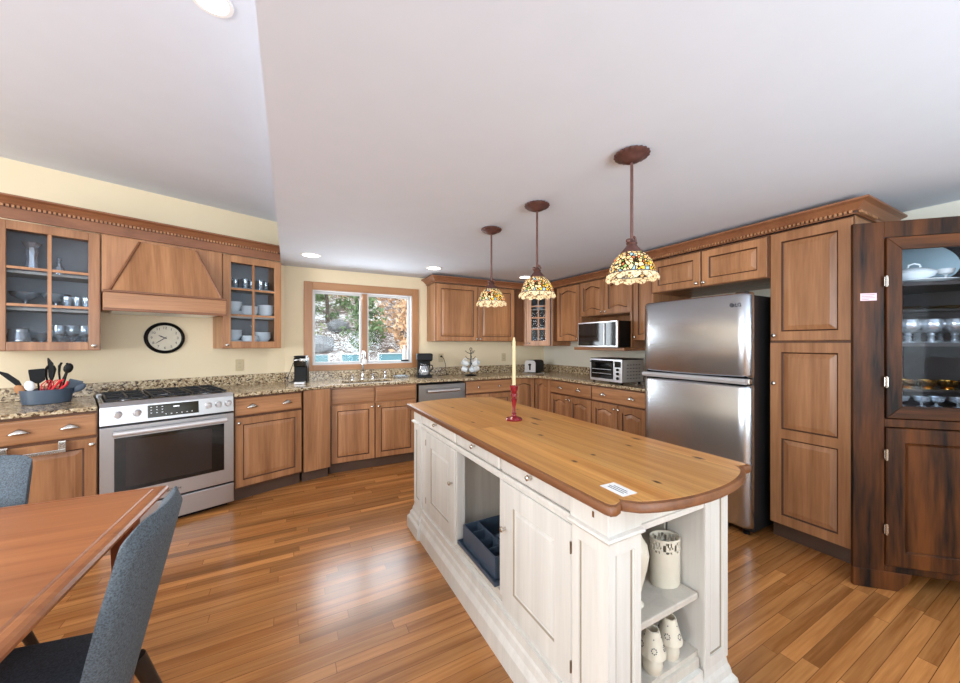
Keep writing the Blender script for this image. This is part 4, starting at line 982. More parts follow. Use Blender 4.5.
# ---- on and in the island
b = MB(); b.box(-.029, .029, -.044, .044, 0, .0008); o = b.build('paper_card', M['paper']); solo(o, 'small white printed card lying on near end of the island top', 'card', (.866, .742, TT + .0002), R(-2))
b = MB()
for k, w in enumerate((.06, .068, .05)): b.box(-.012 + .010 * k, -.009 + .010 * k, -w / 2, w / 2, .0008, .0011)
b.build('print', M['ink'], o)
ch = MB(); ch.lathe([(.045, 0), (.047, .006), (.043, .013), (.026, .019), (.012, .025), (.009, .033), (.015, .038), (.009, .044), (.0085, .07), (.012, .10), (.017, .118), (.009, .126), (.012, .132), (.019, .136), (.019, .15), (.014, .155), (.021, .172), (.023, .196), (.017, .2), (.012, .2), (.011, .185)], n=24)
solo(ch.build('candle_holder', M['red'], smooth=40), 'red turned candle holder standing on the island top', 'candle holder', (1.130, 1.697, TT))
cd = MB(); cd.lathe([(.0108, 0), (.0105, .1), (.0095, .26), (.006, .283), (.0015, .286)], n=16); o = cd.build('candle', M['wax'], smooth=40); solo(o, 'tall cream taper candle in the red holder', 'candle', (1.130, 1.697, TT + .186))
b = MB(); b.tube([(0, 0, .284), (.001, 0, .294)], .001, 6); b.build('wick', M['black'], o)
og = thing('compartment_caddy', 'dark slate compartment caddy on a tray in the open island bay', 'caddy', (.965, 1.572, .2402))
b = MB(); b.box(-.155, .15, -.20, .20, 0, .006)
for x0, x1, y0, y1 in ((-.155, -.15, -.2, .2), (.145, .15, -.2, .2), (-.15, .145, -.2, -.195), (-.15, .145, .195, .2)): b.box(x0, x1, y0, y1, .006, .018)
b.build('tray', M['slate'], og)
b = MB(); a0, a1, c0, c1, hz = -.135, .13, -.17, .17, .112
b.box(a0, a1, c0, c1, .007, .012)
for x0, x1, y0, y1 in ((a0, a0 + .006, c0, c1), (a1 - .006, a1, c0, c1), (a0 + .006, a1 - .006, c0, c0 + .006), (a0 + .006, a1 - .006, c1 - .006, c1), (-.05, -.045, c0 + .006, c1 - .006)): b.box(x0, x1, y0, y1, .012, hz)
for k in (1, 2, 3): y = c0 + (c1 - c0) * k / 4; b.box(a0 + .006, -.05, y - .002, y + .002, .012, hz - .006)
b.box(-.045, a1 - .006, -.002, .002, .012, hz - .006); b.build('compartment_box', M['slate'], og, bevel=.0015)
b = MB(); b.tube([(-.05, c0 + .02, .10), (-.05, c0 + .02, .135), (-.05, c0 + .12, .14), (-.05, c0 + .12, .10)], .005, 8); b.build('handle', M['slate'], og, smooth=40)
# oval cutwork vase
cv = thing('cutwork_vase', 'tall oval ivory vase with pierced rim on the upper end shelf', 'vase', (1.221, .835, .4503), R(-20))
b = MB(); b.lathe([(.052, 0), (.055, .006), (.055, .115), (.055, .117), (.051, .117), (.051, .008), (.0005, .006)], n=36, sy=.72); b.build('body', M['ivory'], cv, smooth=40)
b = MB(); nA, nZ = 64, 7; R0 = .0555
for i in range(nA):
    for j in range(nZ):
        if 0 < j < nZ - 1 and ((i % 8) in (2, 3) and j in (2, 3, 4) or (i % 8) in (5, 7) and j in (1, 4, 5) or (i % 8) in (0, 6) and j in (3,) or (i % 8) == 4 and j in (1, 5)): continue
        a0_, a1_ = 2 * PI * i / nA, 2 * PI * (i + 1) / nA; z0, z1 = .117 + .055 * j / nZ, .117 + .055 * (j + 1) / nZ
        vs = [Vector((r * math.cos(a), r * math.sin(a) * .72, z)) for r in (R0, R0 - .004) for a, z in ((a0_, z0), (a1_, z0), (a1_, z1), (a0_, z1))]
        b.faces(vs, [(0, 1, 2, 3), (7, 6, 5, 4), (0, 4, 5, 1), (1, 5, 6, 2), (2, 6, 7, 3), (3, 7, 4, 0)])
b.build('pierced_band', M['ivory'], cv)
b = MB(); b.lathe([(.026, 0), (.03, .004), (.022, .012), (.018, .03), (.026, .07), (.040, .13), (.046, .17), (.040, .205), (.026, .225), (.02, .24), (.025, .25), (.02, .25), (.016, .235)], n=28)
solo(b.build('amphora_vase', M['ivory'], smooth=50), 'slender white vase half hidden behind left post of the end shelf', 'vase', (1.030, .815, .4503))
def shade_lamp(loc, rz, label):
    r_ = thing('ceramic_lamp', label, 'lamp', loc, rz, 'small pierced ceramic lamps on the lowest end shelf')
    bb = MB(); bb.lathe([(.028, 0), (.029, .005), (.026, .012), (.034, .028), (.038, .05), (.034, .072), (.024, .086), (.016, .092), (.012, .095)], n=24, wave=lambda r, z, a, k: r * (1 + (.03 * math.cos(10 * a) if .015 < z < .08 else 0))); bb.build('base', M['ivory'], r_, smooth=50)
    bb = MB(); bb.lathe([(.049, .090), (.048, .097), (.042, .118), (.034, .145), (.027, .170), (.025, .180), (.020, .180), (.022, .168), (.030, .143), (.038, .117), (.044, .095)], n=40, cap0=False, cap1=False, wave=lambda r, z, a, k: (r * (1 + (.035 * math.cos(12 * a) if k in (0, 1, 10) else 0)), z + (.003 * math.cos(12 * a) if k in (0, 10) else 0)))
    sh = bb.build('shade', M['ivory'], r_, smooth=50)
    bb = MB()
    for g in range(5):
        ga = 2 * PI * g / 5 - 1.4
        for q in range(9):
            if q == 8: du, dv = 0, .036
            else: du, dv = .009 * math.cos(q * PI / 4), .009 * math.sin(q * PI / 4)
            z = .122 + dv; rr = .0410 - (z - .122) * .29; a = ga + du / rr
            n_ = Vector((math.cos(a), math.sin(a), .3)).normalized(); c_ = Vector((rr * math.cos(a), rr * math.sin(a), z))
            mt = Matrix.Translation(c_) @ n_.to_track_quat('Z', 'Y').to_matrix().to_4x4(); bb.lathe([(.0022, -.003), (.0022, .0012)], n=8, mtx=mt)
    bb.build('pierced_hole', M['ink'], sh); r_.scale = (.86, .86, .86)
shade_lamp((1.072, .778, .2223), .3, 'small pierced ivory lamp in the middle of the lowest end shelf')
shade_lamp((1.172, .785, .2223), 1.2, 'small pierced ivory lamp against right side of the lowest end shelf')
shade_lamp((.995, .862, .2223), 2.0, 'small pierced ivory lamp mostly hidden behind left post of the island end')
# ================= pendants and ceiling lights
def pendant(x, y, label, zrim=1.625):
    t = thing('pendant_lamp', label, 'pendant lamp', (x, y, CEIL), 0, 'stained glass pendants over the island')
    ZB = zrim - CEIL
    b = MB(); b.lathe([(.0005, 0), (.060, -.0005), (.072, -.006), (.074, -.014), (.062, -.024), (.045, -.030), (.040, -.036), (.022, -.044), (.008, -.046)][::-1], n=40, wave=lambda r, z, a, k: r * (1 + (.05 * math.cos(20 * a) if -.03 < z < -.005 else 0))); b.build('canopy', M['bronze'], t, smooth=50)
    b = MB(); b.tube([(0, 0, -.040), (0, 0, ZB + .165)], .0065, 12); b.build('rod', M['bronze'], t, smooth=50)
    b = MB(); b.lathe([(.044, ZB + .108), (.045, ZB + .116), (.036, ZB + .128), (.026, ZB + .140), (.020, ZB + .150), (.024, ZB + .157), (.012, ZB + .168), (.006, ZB + .175)], n=24, wave=lambda r, z, a, k: r * (1 + .05 * math.cos(8 * a))); b.build('cap', M['bronze'], t, smooth=50)
    b = MB(); pts = [(.012 + .020 * math.cos(a_) * .8, 0, ZB + .168 + .020 * math.sin(a_)) for a_ in [k * 2 * PI / 14 for k in range(13)]]; b.tube(pts, .005, 8); b.ball((-.022, 0, ZB + .165), .011, 10, 8); b.build('scroll_ornament', M['bronze'], t, smooth=50)
    sc = lambda r, z, a, k: (r * (1 + (.014 * math.cos(12 * a) if k in (0, 1) else 0)), z + (.006 * math.cos(12 * a) if k == 0 else 0))
    b = MB(); b.lathe([(.100, ZB + .0175), (.095, ZB + .04), (.087, ZB + .062), (.075, ZB + .085), (.059, ZB + .103), (.044, ZB + .113)], n=72, cap0=False, cap1=False, wave=None)
    sh = b.build('shade', M['stained'], t, smooth=60)
    b = MB(); b.lathe([(.113, ZB - .008), (.109, ZB + .008), (.102, ZB + .0172)], n=72, cap0=False, cap1=False, wave=sc); b.build('beaded_rim', M['bead'], sh, smooth=60)
    b = MB(); b.tube([(.103 * math.cos(2 * PI * k / 40), .103 * math.sin(2 * PI * k / 40), ZB + .0178) for k in range(41)], .0022, 6); b.build('leading', M['ink'], sh)
    b = MB(); b.ball((0, 0, ZB + .052), .034, 18, 12); b.lathe([(.016, ZB + .075), (.014, ZB + .112)], n=14); b.build('bulb', M['bulb'], t, smooth=60)
    l = bpy.data.lights.new('pendant_light', 'POINT'); l.energy = 1.0; l.color = (1, .86, .66); l.shadow_soft_size = .03
    o = bpy.data.objects.new('pendant_light', l); C.objects.link(o); o.parent = t; o.location = (0, 0, ZB + .012)
pendant(1.360, 1.090, 'stained glass pendant lamp nearest the refrigerator, hanging over near end of the island')
pendant(1.345, 1.765, 'stained glass pendant lamp in the middle of the three over the island')
pendant(1.330, 2.300, 'stained glass pendant lamp nearest the window, farthest of the three over the island')
def can(x, y, z, label, r=.075):
    t = thing('recessed_light', label, 'ceiling light', (x, y, z), 0, 'recessed ceiling lights')
    b = MB(); b.lathe([(r + .016, 0), (r + .014, -.005), (r, -.006), (r - .002, -.001)], n=36, cap0=False, cap1=False); b.build('trim_ring', M['white'], t, smooth=50)
    b = MB(); b.lathe([(r, -.0005), (r, -.003), (.0005, -.0035)], n=36); b.build('lens', M['can'], t)
can(.187, 3.816, CEIL, 'lit recessed ceiling light just right of the glass cabinet by the window')
can(1.45, 3.81, CEIL, 'lit recessed ceiling light between the window and the two-door wall cabinet')
can(2.69, 3.77, CEIL, 'lit recessed ceiling light half behind the middle pendant near the corner cabinet')
can(-.262, 1.695, HIGH, 'lit recessed light in the higher ceiling at upper left', .055)
for k, (x, y, z) in enumerate(((.187, 3.816, CEIL), (1.45, 3.81, CEIL), (2.69, 3.77, CEIL), (-.27, 1.71, HIGH))):
    l = bpy.data.lights.new('recessed_lamp', 'SPOT'); l.energy = 14; l.color = (1, .92, .8); l.spot_size = R(120); l.spot_blend = .8; l.shadow_soft_size = .06
    o = bpy.data.objects.new('recessed_lamp', l); C.objects.link(o); o.location = (x, y, z - .012)

# ================= dining table and chairs
ta = R(-2.6)
t = thing('dining_table', 'cherry wood dining table at lower left with moulded edge', 'table', (-.435, 1.895, 0), ta)
TL, TD = 1.75, 1.005   # local: x to -TL, y to -TD
def troom(i, z): return [Vector((-TL + i, -TD + i, z)), Vector((-i, -TD + i, z)), Vector((-i, -i, z)), Vector((-TL + i, -i, z))]
b = MB(); b.loops([troom(.012, .728), troom(.0, .734), troom(0, .742), troom(.006, .750), troom(.016, .754), troom(.030, .7545), troom(.034, .753), troom(.038, .7525), troom(.042, .756), troom(.05, .7562)])
b.build('tabletop', M['tabletop'], t)
cw = wood('table_cherry_frame', (92, 44, 22), (132, 70, 38), 'z', .3, 8, .1)
b = MB()
for x0, x1, y0, y1 in ((-TL + .09, -.09, -TD + .08, -TD + .10), (-TL + .09, -.09, -.10, -.08), (-TL + .08, -TL + .10, -TD + .1, -.1), (-.10, -.08, -TD + .1, -.1)): b.box(x0, x1, y0, y1, .645, .7275)
b.build('apron', cw, t)
for x in (-.13, -TL + .07):
    for y in (-.13, -TD + .07):
        b = MB(); lp = lambda k, z: [Vector((x + .03 + sx * k, y + .03 + sy * k, z)) for sx, sy in ((-1, -1), (1, -1), (1, 1), (-1, 1))]
        b.loops([lp(.018, 0), lp(.032, .62), lp(.032, .7275)]); b.build('leg', cw, t, bevel=.003)
def chair(loc, rz, label):
    """local: sitter faces +y, backrest at -y, origin on the floor under the seat centre"""
    t = thing('dining_chair', label, 'chair', loc, rz, 'grey upholstered dining chairs')
    # curved shell back
    n, m = 18, 14; outer, inner = [], []
    def P(f, g, off):
        # f in -1..1 across, g 0..1 up
        wd = .122 + .038 * min(1, g * 1.6); x = f * wd
        curve = .034 * f * f
        y = -.185 - .115 * g + curve * (1 - .15 * g) + off
        zt = .896 - .022 * abs(f) ** 7
        z = .385 + (zt - .385) * g
        return Vector((x, y, z))
    b = MB(); th = .052
    ls = []
    for j in range(m + 1):
        g = j / m; e = 1.0
        if g > .93: e = math.sqrt(max(0.0, 1 - ((g - .93) / .07) ** 2)) * .9 + .1
        if g < .05: e = .5 + 10 * g
        row = [P(-1 + 2 * i / n, g, -th / 2 * e * (1 - .55 * abs(-1 + 2 * i / n) ** 6)) for i in range(n + 1)] + [P(1 - 2 * i / n, g, th / 2 * e * (1 - .55 * abs(1 - 2 * i / n) ** 6)) for i in range(n + 1)]
        ls.append(row)
    b.loops(ls); b.build('backrest', M['fabric'], t, smooth=60)
    b = MB(); sh = lambda k, z: [Vector((x * (1 - k), y * (1 - k), z)) for x, y in ((-.15, -.17), (.15, -.17), (.20, -.08), (.225, .12), (.205, .20), (.16, .235), (-.16, .235), (-.205, .20), (-.225, .12), (-.20, -.08))]
    b.loops([sh(.12, .375), sh(.02, .385), sh(0, .41), sh(0, .445), sh(.03, .465), sh(.12, .475)]); b.build('seat', M['fabric_seat'], t, smooth=50)
    for sx, y0, y1 in ((-.17, .17, .205), (.17, .17, .205), (-.112, -.197, -.305), (.112, -.197, -.305)):
        zt_ = .378 if y0 > 0 else .415
        b = MB(); b.tube([(sx * .95, y0, zt_), (sx * (1.18 if y0 > 0 else 1.7), y1, 0)], [.021, .012], 10); b.build('leg', M['legwood'], t, smooth=50)
    return t
chair((-.595, 1.295, 0), R(90 - 2.6), 'grey upholstered dining chair at right end of the table, seen from behind')
chair((-1.045, 1.80, 0), R(180 + 2), 'blue grey dining chair on far side of the table at left edge')
# placemat
b = MB(); b.box(-.22, .22, -.16, .16, 0, .003); o = b.build('placemat', M['magenta'], bevel=.001)
solo(o, 'bright magenta cloth placemat on the dining table at left edge', 'placemat', (-1.085, 1.702, .7564), R(12))

# ================= counter objects
# utensil caddy and its utensils
cx, cy, cz = Lw(-.992, .45, CT)
uc = MB(); uc.lathe([(.105, 0), (.112, .004), (.122, .085), (.122, .098), (.117, .098), (.108, .01), (.0005, .008)], n=40, sy=.62)
solo(uc.build('utensil_caddy', M['slate'], smooth=40), 'oval slate grey utensil caddy on counter left of the range', 'caddy', (cx, cy, cz), LA)
def ut(name, label, mname, dx, dy, tilt, pan, Lh, head):
    """handle in the caddy, head up; tilt in the plane of the wall"""
    t = thing(name, label, 'utensil', (cx + math.cos(LA) * dx - math.sin(LA) * dy, cy + math.sin(LA) * dx + math.cos(LA) * dy, cz + .0095), LA, 'utensils standing in the oval caddy')
    T = Matrix.Rotation(tilt, 4, 'Y') @ Matrix.Rotation(pan, 4, 'Z')
    b = MB(); b.tube([T @ Vector((0, 0, 0)), T @ Vector((0, 0, Lh))], [.0055, .005], 8); b.build('handle', M[mname], t, smooth=50)
    b = MB()
    if head == 'spoon': b.ball((0, 0, 0), .024, 16, 10, (1, .35, 1.5)); Z = Lh + .03
    elif head == 'flip':
        b.loops([[Vector((x, y, z)) for x, y in ((-w, -.003), (w, -.003), (w, .003), (-w, .003))] for w, z in ((.008, 0), (.033, .02), (.036, .09), (.034, .1))]); Z = Lh - .004
    elif head == 'knife':
        b.loops([[Vector((x, y, z)) for x, y in ((-.009, -.002), (w, -.002), (w, .002), (-.009, .002))] for w, z in ((.012, 0), (.022, .03), (.018, .10), (-.002, .14))]); Z = Lh - .004
    elif head == 'whisk':
        for k in range(6):
            a = PI * k / 6; b.tube([(math.cos(a) * r, math.sin(a) * r, z) for r, z in ((.004, 0), (.024, .04), (.03, .075), (.018, .105), (0, .115), (-.018, .105), (-.03, .075), (-.024, .04), (-.004, 0))], .0018, 5)
        Z = Lh - .004
    elif head == 'tongs':
        for sx in (-1, 1): b.tube([(sx * .006, 0, 0), (sx * .016, 0, .05), (sx * .02, 0, .10), (sx * .012, 0, .125)], [.005, .006, .008, .006], 7)
        Z = Lh - .004
    bmesh.ops.transform(b.bm, matrix=T @ Matrix.Translation((0, 0, Z)), verts=b.bm.verts[:])
    b.build('head', M[mname], t, smooth=50)
ut('spatula', 'black turner leaning far left out of the slate caddy', 'black', -.025, 0, -.66, 0, .155, 'knife')
ut('wooden_spoon', 'short wooden spoon at left end of the slate caddy', 'woodspoon', -.07, -.0, -.45, 0, .075, 'spoon')
ut('spatula', 'black slotted turner standing upright in the slate caddy', 'black', -.03, .02, -.08, 0, .135, 'flip')
ut('knife', 'black handled knife upright behind the red tools in the caddy', 'black', .02, .035, -.04, 0, .17, 'knife')
ut('tongs', 'black tongs standing tallest in middle of the caddy', 'black', .045, .03, .12, 0, .15, 'tongs')
ut('ladle', 'big black spoon head standing at right of the red tools', 'black', .05, 0, .2, 0, .205, 'spoon')
ut('whisk', 'red wire whisk leaning right in the slate caddy', 'redplastic', -.01, -.015, .42, 0, .055, 'whisk')
ut('whisk', 'second red whisk just left of the leaning red whisk in caddy', 'redplastic', -.035, -.02, .32, 0, .05, 'whisk')
ut('tongs', 'red tongs lying across front of the slate caddy', 'redplastic', -.02, -.04, .62, 0, .06, 'tongs')
ut('ladle', 'dark blue spoon leaning right at end of the slate caddy', 'slate', .07, -.01, .75, 0, .09, 'spoon')
ut('spoon', 'white handled spoon at left front of the slate caddy', 'china', -.06, -.03, -.12, 0, .09, 'spoon')
ut('fork', 'black pronged handle just right of the upright slotted turner', 'black', 0, .03, .06, 0, .13, 'tongs')
ut('spatula', 'small slate scraper at right end of the caddy', 'slate', .085, .01, .35, 0, .055, 'flip')
# wall clock
ck = thing('wall_clock', 'round black framed wall clock hanging between hood and range', 'clock', Lw(-.336, .7485, 1.381), LA)
fr = Matrix.Rotation(PI / 2, 4, 'X')
b = MB(); b.lathe([(.112, 0), (.137, .002), (.139, .012), (.132, .024), (.122, .028), (.112, .020)], n=48, mtx=fr, cap0=False, cap1=False); b.build('frame', M['black'], ck, smooth=50)
b = MB(); b.lathe([(.114, .004), (.114, .0075), (.0005, .008)], n=48, mtx=fr); face = b.build('face', M['clockface'], ck)
for h in range(1, 13):
    cu = bpy.data.curves.new('n', 'FONT'); cu.body = str(h); cu.size = .03; cu.extrude = .0005; cu.align_x = 'CENTER'; cu.align_y = 'CENTER'
    tmp = bpy.data.objects.new('n', cu); C.objects.link(tmp); dg = bpy.context.evaluated_depsgraph_get(); me = bpy.data.meshes.new_from_object(tmp.evaluated_get(dg)); bpy.data.objects.remove(tmp)
    me.materials.clear(); me.materials.append(M['ink']); a = PI / 2 - h * PI / 6
    me.transform(Matrix.Translation((.088 * math.cos(a), -.0088, .088 * math.sin(a))) @ fr); o = bpy.data.objects.new('numeral', me); C.objects.link(o); o.parent = face
for nm, L_, w_, a in (('hour_hand', .05, .005, R(-62)), ('minute_hand', .078, .0035, R(-128))):
    b = MB(); b.loops([[Vector((x, y, z)) for x, y in ((-w, -.012), (w, -.012), (w, -.0105), (-w, -.0105))] for w, z in ((w_ * .6, -.015), (w_, L_ * .6), (.0008, L_))]); bmesh.ops.transform(b.bm, matrix=Matrix.Rotation(a, 4, 'Y'), verts=b.bm.verts[:]); b.build(nm, M['ink'], ck)
# outlets
def outlet(loc, rz, label, plug=False):
    t = thing('wall_outlet', label, 'outlet', loc, rz)
    b = MB(); b.box(-.036, .036, -.006, 0, -.058, .058); pl = b.build('plate', M['plastic_ivory'], t, bevel=.003)
    for z in (-.02, .02):
        b = MB(); b.lathe([(.0155, 0), (.0155, .002), (.014, .0025)], n=20, mtx=MROT((0, -.0055, z), rx=PI / 2)); sk = b.build('socket', M['plastic_ivory'], pl)
        b = MB(); b.box(-.007, -.005, -.0088, -.0078, z - .005, z + .005); b.box(.005, .007, -.0088, -.0078, z - .005, z + .005); b.build('slot', M['ink'], t)
outlet(Lw(.233, .7495, 1.113), LA, 'ivory wall outlet between the range and the pod coffee maker')
outlet((1.80, WY - .0005, 1.14), 0, 'ivory wall outlet with a black plug beside the drip coffee maker')
outlet((2.79, WY - .0005, 1.13), 0, 'ivory wall outlet behind the tall candle')
pl = thing('power_cord', 'black plug and cord running from outlet down to the drip coffee maker', 'cord', (1.80, WY - .0075, 1.16))
b = MB(); b.lathe([(.013, 0), (.012, .02), (.005, .03)], n=14, mtx=MROT((0, -.001, 0), rx=PI / 2)); b.build('plug', M['black'], pl, smooth=50)
b = MB(); b.tube([(0, -.028, 0), (.02, -.045, -.03), (.05, -.03, -.1), (.055, -.04, -.20), (.03, -.10, -.241), (-.10, -.14, -.2415)], .003, 7); b.build('cord', M['black'], pl, smooth=50)
# pod coffee maker
pc = thing('pod_coffee_maker', 'slim black and chrome pod coffee maker at corner left of the window', 'coffee maker', (.110, 4.165, CT), R(-10))
b = MB(); b.box(-.06, .06, -.02, .14, 0, .27); b.build('body', M['black'], pc, bevel=.012)
b = MB(); b.box(-.058, .058, -.085, -.021, .175, .272); b.build('brew_head', M['blackgloss'], pc, bevel=.01)
b = MB(); b.box(-.056, .056, -.088, .10, .274, .29); b.build('lid', M['black'], pc, bevel=.006)
b = MB(); b.box(.0, .055, -.0875, -.0855, .235, .262); b.build('chrome_plate', M['chrome'], pc)
b = MB(); b.box(-.05, .05, -.10, -.021, 0, .025); b.build('drip_tray', M['steel'], pc, bevel=.004)
b = MB(); b.tube([(-.045, -.092, .245), (-.02, -.098, .25), (.02, -.098, .25), (.045, -.092, .245)], .006, 8); b.build('handle', M['chrome'], pc, smooth=50)
b = MB(); b.box(-.066, -.061, .0, .13, .02, .26); b.build('water_tank', M['black'], pc, bevel=.002)
cdx = MB(); p = [Lw(.44, .69, 1.155), Lw(.46, .70, 1.10), Lw(.44, .69, 1.0), Lw(.43, .66, .935), Lw(.45, .60, .9195), Lw(.50, .62, .9195)]
cdx.tube([(.085, 4.335, 1.165), (.04, 4.345, 1.12), (.01, 4.35, 1.03), (-.02, 4.33, .945), (0, 4.31, .9195), (.07, 4.32, .9195)], .0035, 7)
solo(cdx.build('power_cord', M['black'], smooth=50), 'thin black cord looping behind the pod coffee maker', 'cord')
# drip coffee maker
dc = thing('drip_coffee_maker', 'black drip coffee maker with glass carafe right of the window', 'coffee maker', (1.475, 4.215, CT), R(-14))
b = MB(); b.loops([[Vector((x, y, z)) for x, y in ((-.09, -.10), (.09, -.10), (.10, .0), (.09, .10), (-.09, .10), (-.10, 0))] for z in (0, .03)]); b.build('base', M['black'], dc, bevel=.006)
b = MB(); b.box(-.08, .08, .035, .10, .03, .22); b.build('column', M['black'], dc, bevel=.006)
b = MB(); b.loops([[Vector((x * k, -.01 + y * k, z)) for x, y in ((-.095, -.10), (.095, -.10), (.10, .0), (.09, .11), (-.09, .11), (-.10, 0))] for k, z in ((.85, .2), (.97, .22), (1, .285), (.9, .295))]); b.build('brew_head', M['black'], dc, bevel=.005)
b = MB(); b.lathe([(.055, .032), (.068, .05), (.07, .085), (.055, .13), (.045, .15), (.05, .165)], (0, -.035, 0), 26, cap1=False); cf = b.build('carafe', M['cutglass'], dc, smooth=50)
b = MB(); b.lathe([(.0485, .145), (.0525, .146), (.0525, .158), (.0485, .158)], (0, -.035, 0), 26); b.lathe([(.05, .166), (.048, .178), (.0005, .182)], (0, -.035, 0), 26); b.tube([(.045, -.055, .155), (.09, -.08, .15), (.10, -.085, .11), (.066, -.06, .075)], .007, 8); b.build('carafe_handle', M['black'], cf, smooth=50)
# faucet, handles, sprayer
ft = thing('faucet', 'white and chrome gooseneck bridge faucet at the sink', 'faucet', (.76, 4.335, CT))
b = MB(); b.lathe([(.028, 0), (.028, .008), (.018, .016), (.014, .03), (.013, .16), (.018, .165), (.018, .18), (.012, .19)], n=20)
b.tube([(0, 0, .18), (0, 0, .26), (0, -.02, .305), (0, -.06, .325), (0, -.10, .31), (0, -.12, .27), (0, -.125, .235)], .011, 12); b.build('spout', M['chrome'], ft, smooth=50)
b = MB(); b.lathe([(.02, .0), (.026, .02), (.024, .05), (.016, .06)], (0, -.125, .18), 18); b.build('spray_head', M['white'], ft, smooth=50)
for x in (-.115, .115):
    b = MB(); b.lathe([(.022, 0), (.022, .006), (.012, .014), (.011, .045), (.015, .05), (.008, .06)], (x, 0, 0), 18)
    for a in range(4): b.tube([(x, 0, .052), (x + .03 * math.cos(a * PI / 2 + .4), .03 * math.sin(a * PI / 2 + .4), .056)], .005, 7)
    b.build('handle', M['chrome'], ft, smooth=50)
b = MB(); b.lathe([(.018, 0), (.016, .01), (.012, .02), (.012, .055), (.016, .07), (.012, .085)], (.26, -.005, 0), 16); b.tube([(.26, -.005, .08), (.26, -.05, .095)], .006, 8); b.build('soap_pump', M['chrome'], ft, smooth=50)
b = MB(); b.loops([[Vector((x * k, y * k, z)) for x, y in ((-.09, -.05), (.09, -.05), (.09, .05), (-.09, .05))] for k, z in ((.85, 0), (.95, .012), (1, .03), (.95, .03), (.8, .012))]); o = b.build('soap_dish', M['cutglass']); solo(o, 'clear glass sponge dish on the counter right of the sink', 'dish', (1.20, 4.285, CT), 0)
b = MB(); b.box(-.05, .05, -.03, .03, .0125, .034); o = b.build('sponge', M['bluechina'], bevel=.006); solo(o, 'pale sponge lying in the glass dish by the sink', 'sponge', (1.20, 4.285, CT), 0)
# window sill things
sz = WZ0 + .0222
b = MB(); b.lathe([(.026, 0), (.027, .01), (.027, .14), (.018, .165), (.012, .175), (.012, .2), (.008, .205)], n=20); o = b.build('soap_bottle', M['white'], smooth=50); solo(o, 'white bottle standing on window sill at far right', 'bottle', (1.315, WY + .045, sz))
kn_ = thing('pocket_knife', 'dark handled kitchen knife lying at right end of the window sill', 'knife', (1.26, WY + .014, sz + .009), R(4))
b = MB(); b.tube([(0, 0, 0), (.10, 0, 0)], .009, 8); b.build('handle', M['black'], kn_, smooth=50); b = MB(); b.loops([[Vector((x, y, z)) for y, z in ((-w, -.001), (w, -.001), (w, .001), (-w, .001))] for x, w in ((0, .009), (-.10, .010), (-.14, .002))]); b.build('blade', M['steel_light'], kn_)
# mug tree
MX, MY = 2.085, 4.14
mt_ = thing('mug_tree', 'black wire mug tree on the back counter loaded with white mugs', 'mug rack', (MX, MY, CT))
b = MB(); b.lathe([(.075, 0), (.078, .006), (.06, .016), (.012, .022)], n=28); b.build('base', M['black'], mt_, smooth=50)
b = MB(); b.tube([(0, 0, .02), (0, 0, .33)], .006, 10); b.tube([(.016 * math.sin(a), 0, .345 - .016 * math.cos(a)) for a in [k * PI / 6 for k in range(13)]], .004, 8); b.build('pole', M['black'], mt_, smooth=50)
arms = [(z, a0 + k * PI * 2 / 3) for z, a0 in ((.125, -1.9), (.21, -1.1), (.285, -1.7)) for k in range(3)]
for z, a in arms:
    b = MB(); b.tube([(.0, 0, z), (.045 * math.cos(a), .045 * math.sin(a), z + .012), (.075 * math.cos(a), .075 * math.sin(a), z + .04)], .0035, 8); b.build('arm', M['black'], mt_, smooth=50)
mug0 = None
wheres = [('lowest tier of the mug tree, ' + w) for w in ('front left', 'right side', 'back left')] + [('middle tier of the mug tree, ' + w) for w in ('front right', 'back right', 'left side')]
for k, (z, a) in enumerate(arms[:6]):
    if mug0 is None:
        mug0 = thing('mug', 'x', 'mug', (0, 0, 0), 0, 'white mugs hanging on the mug tree')
        b = MB(); b.lathe([(.026, -.035), (.034, -.02), (.037, .03), (.036, .045), (.033, .045), (.034, .03), (.031, -.018), (.0005, -.03)], n=24, mtx=Matrix.Rotation(PI / 2 - .35, 4, 'Y')); b.build('cup', M['china'], mug0, smooth=50)
        b = MB(); b.tube([(x, 0, z_) for x, z_ in ((-.004, .034), (-.012, .058), (.004, .066), (.022, .058), (.022, .03))], .005, 8); b.build('handle', M['china'], mug0, smooth=50); m_ = mug0
    else: m_ = dup(mug0, (0, 0, 0), 0, 'x')
    m_.location = (MX + .074 * math.cos(a), MY + .074 * math.sin(a), CT + z - .046); m_.rotation_euler = (0, 0, a); m_['label'] = 'white mug hanging on ' + wheres[k]
# toaster on a tray
tr = MB(); tr.loops([[Vector((x * k, y * k, z)) for x, y in ((-.15, -.10), (.15, -.10), (.15, .10), (-.15, .10))] for k, z in ((.96, 0), (1, .008), (.97, .008), (.94, .003))])
solo(tr.build('metal_tray', M['steel']), 'thin metal tray under the toaster in the back corner', 'tray', (3.03, 4.06, CT), R(-45))
ts = thing('toaster', 'chrome toaster with dark side in the back corner of the counter', 'toaster', (3.07, 4.09, CT + .0085), R(-64))
def rr(w, h, z0, y, n=8):
    p = []
    for k in range(n + 1): a = PI / 2 * k / n; p.append(Vector((w - h * .0 - .045 + .045 * math.cos(a), y, z0 + h - .045 + .045 * math.sin(a))))
    for k in range(n + 1): a = PI / 2 + PI / 2 * k / n; p.append(Vector((-w + .045 + .045 * math.cos(a), y, z0 + h - .045 + .045 * math.sin(a))))
    return p + [Vector((-w, y, z0)), Vector((w, y, z0))]
b = MB(); b.loops([rr(.085, .165, .012, -.125), rr(.085, .165, .012, .125)]); b.build('shell', M['black'], ts, smooth=40)
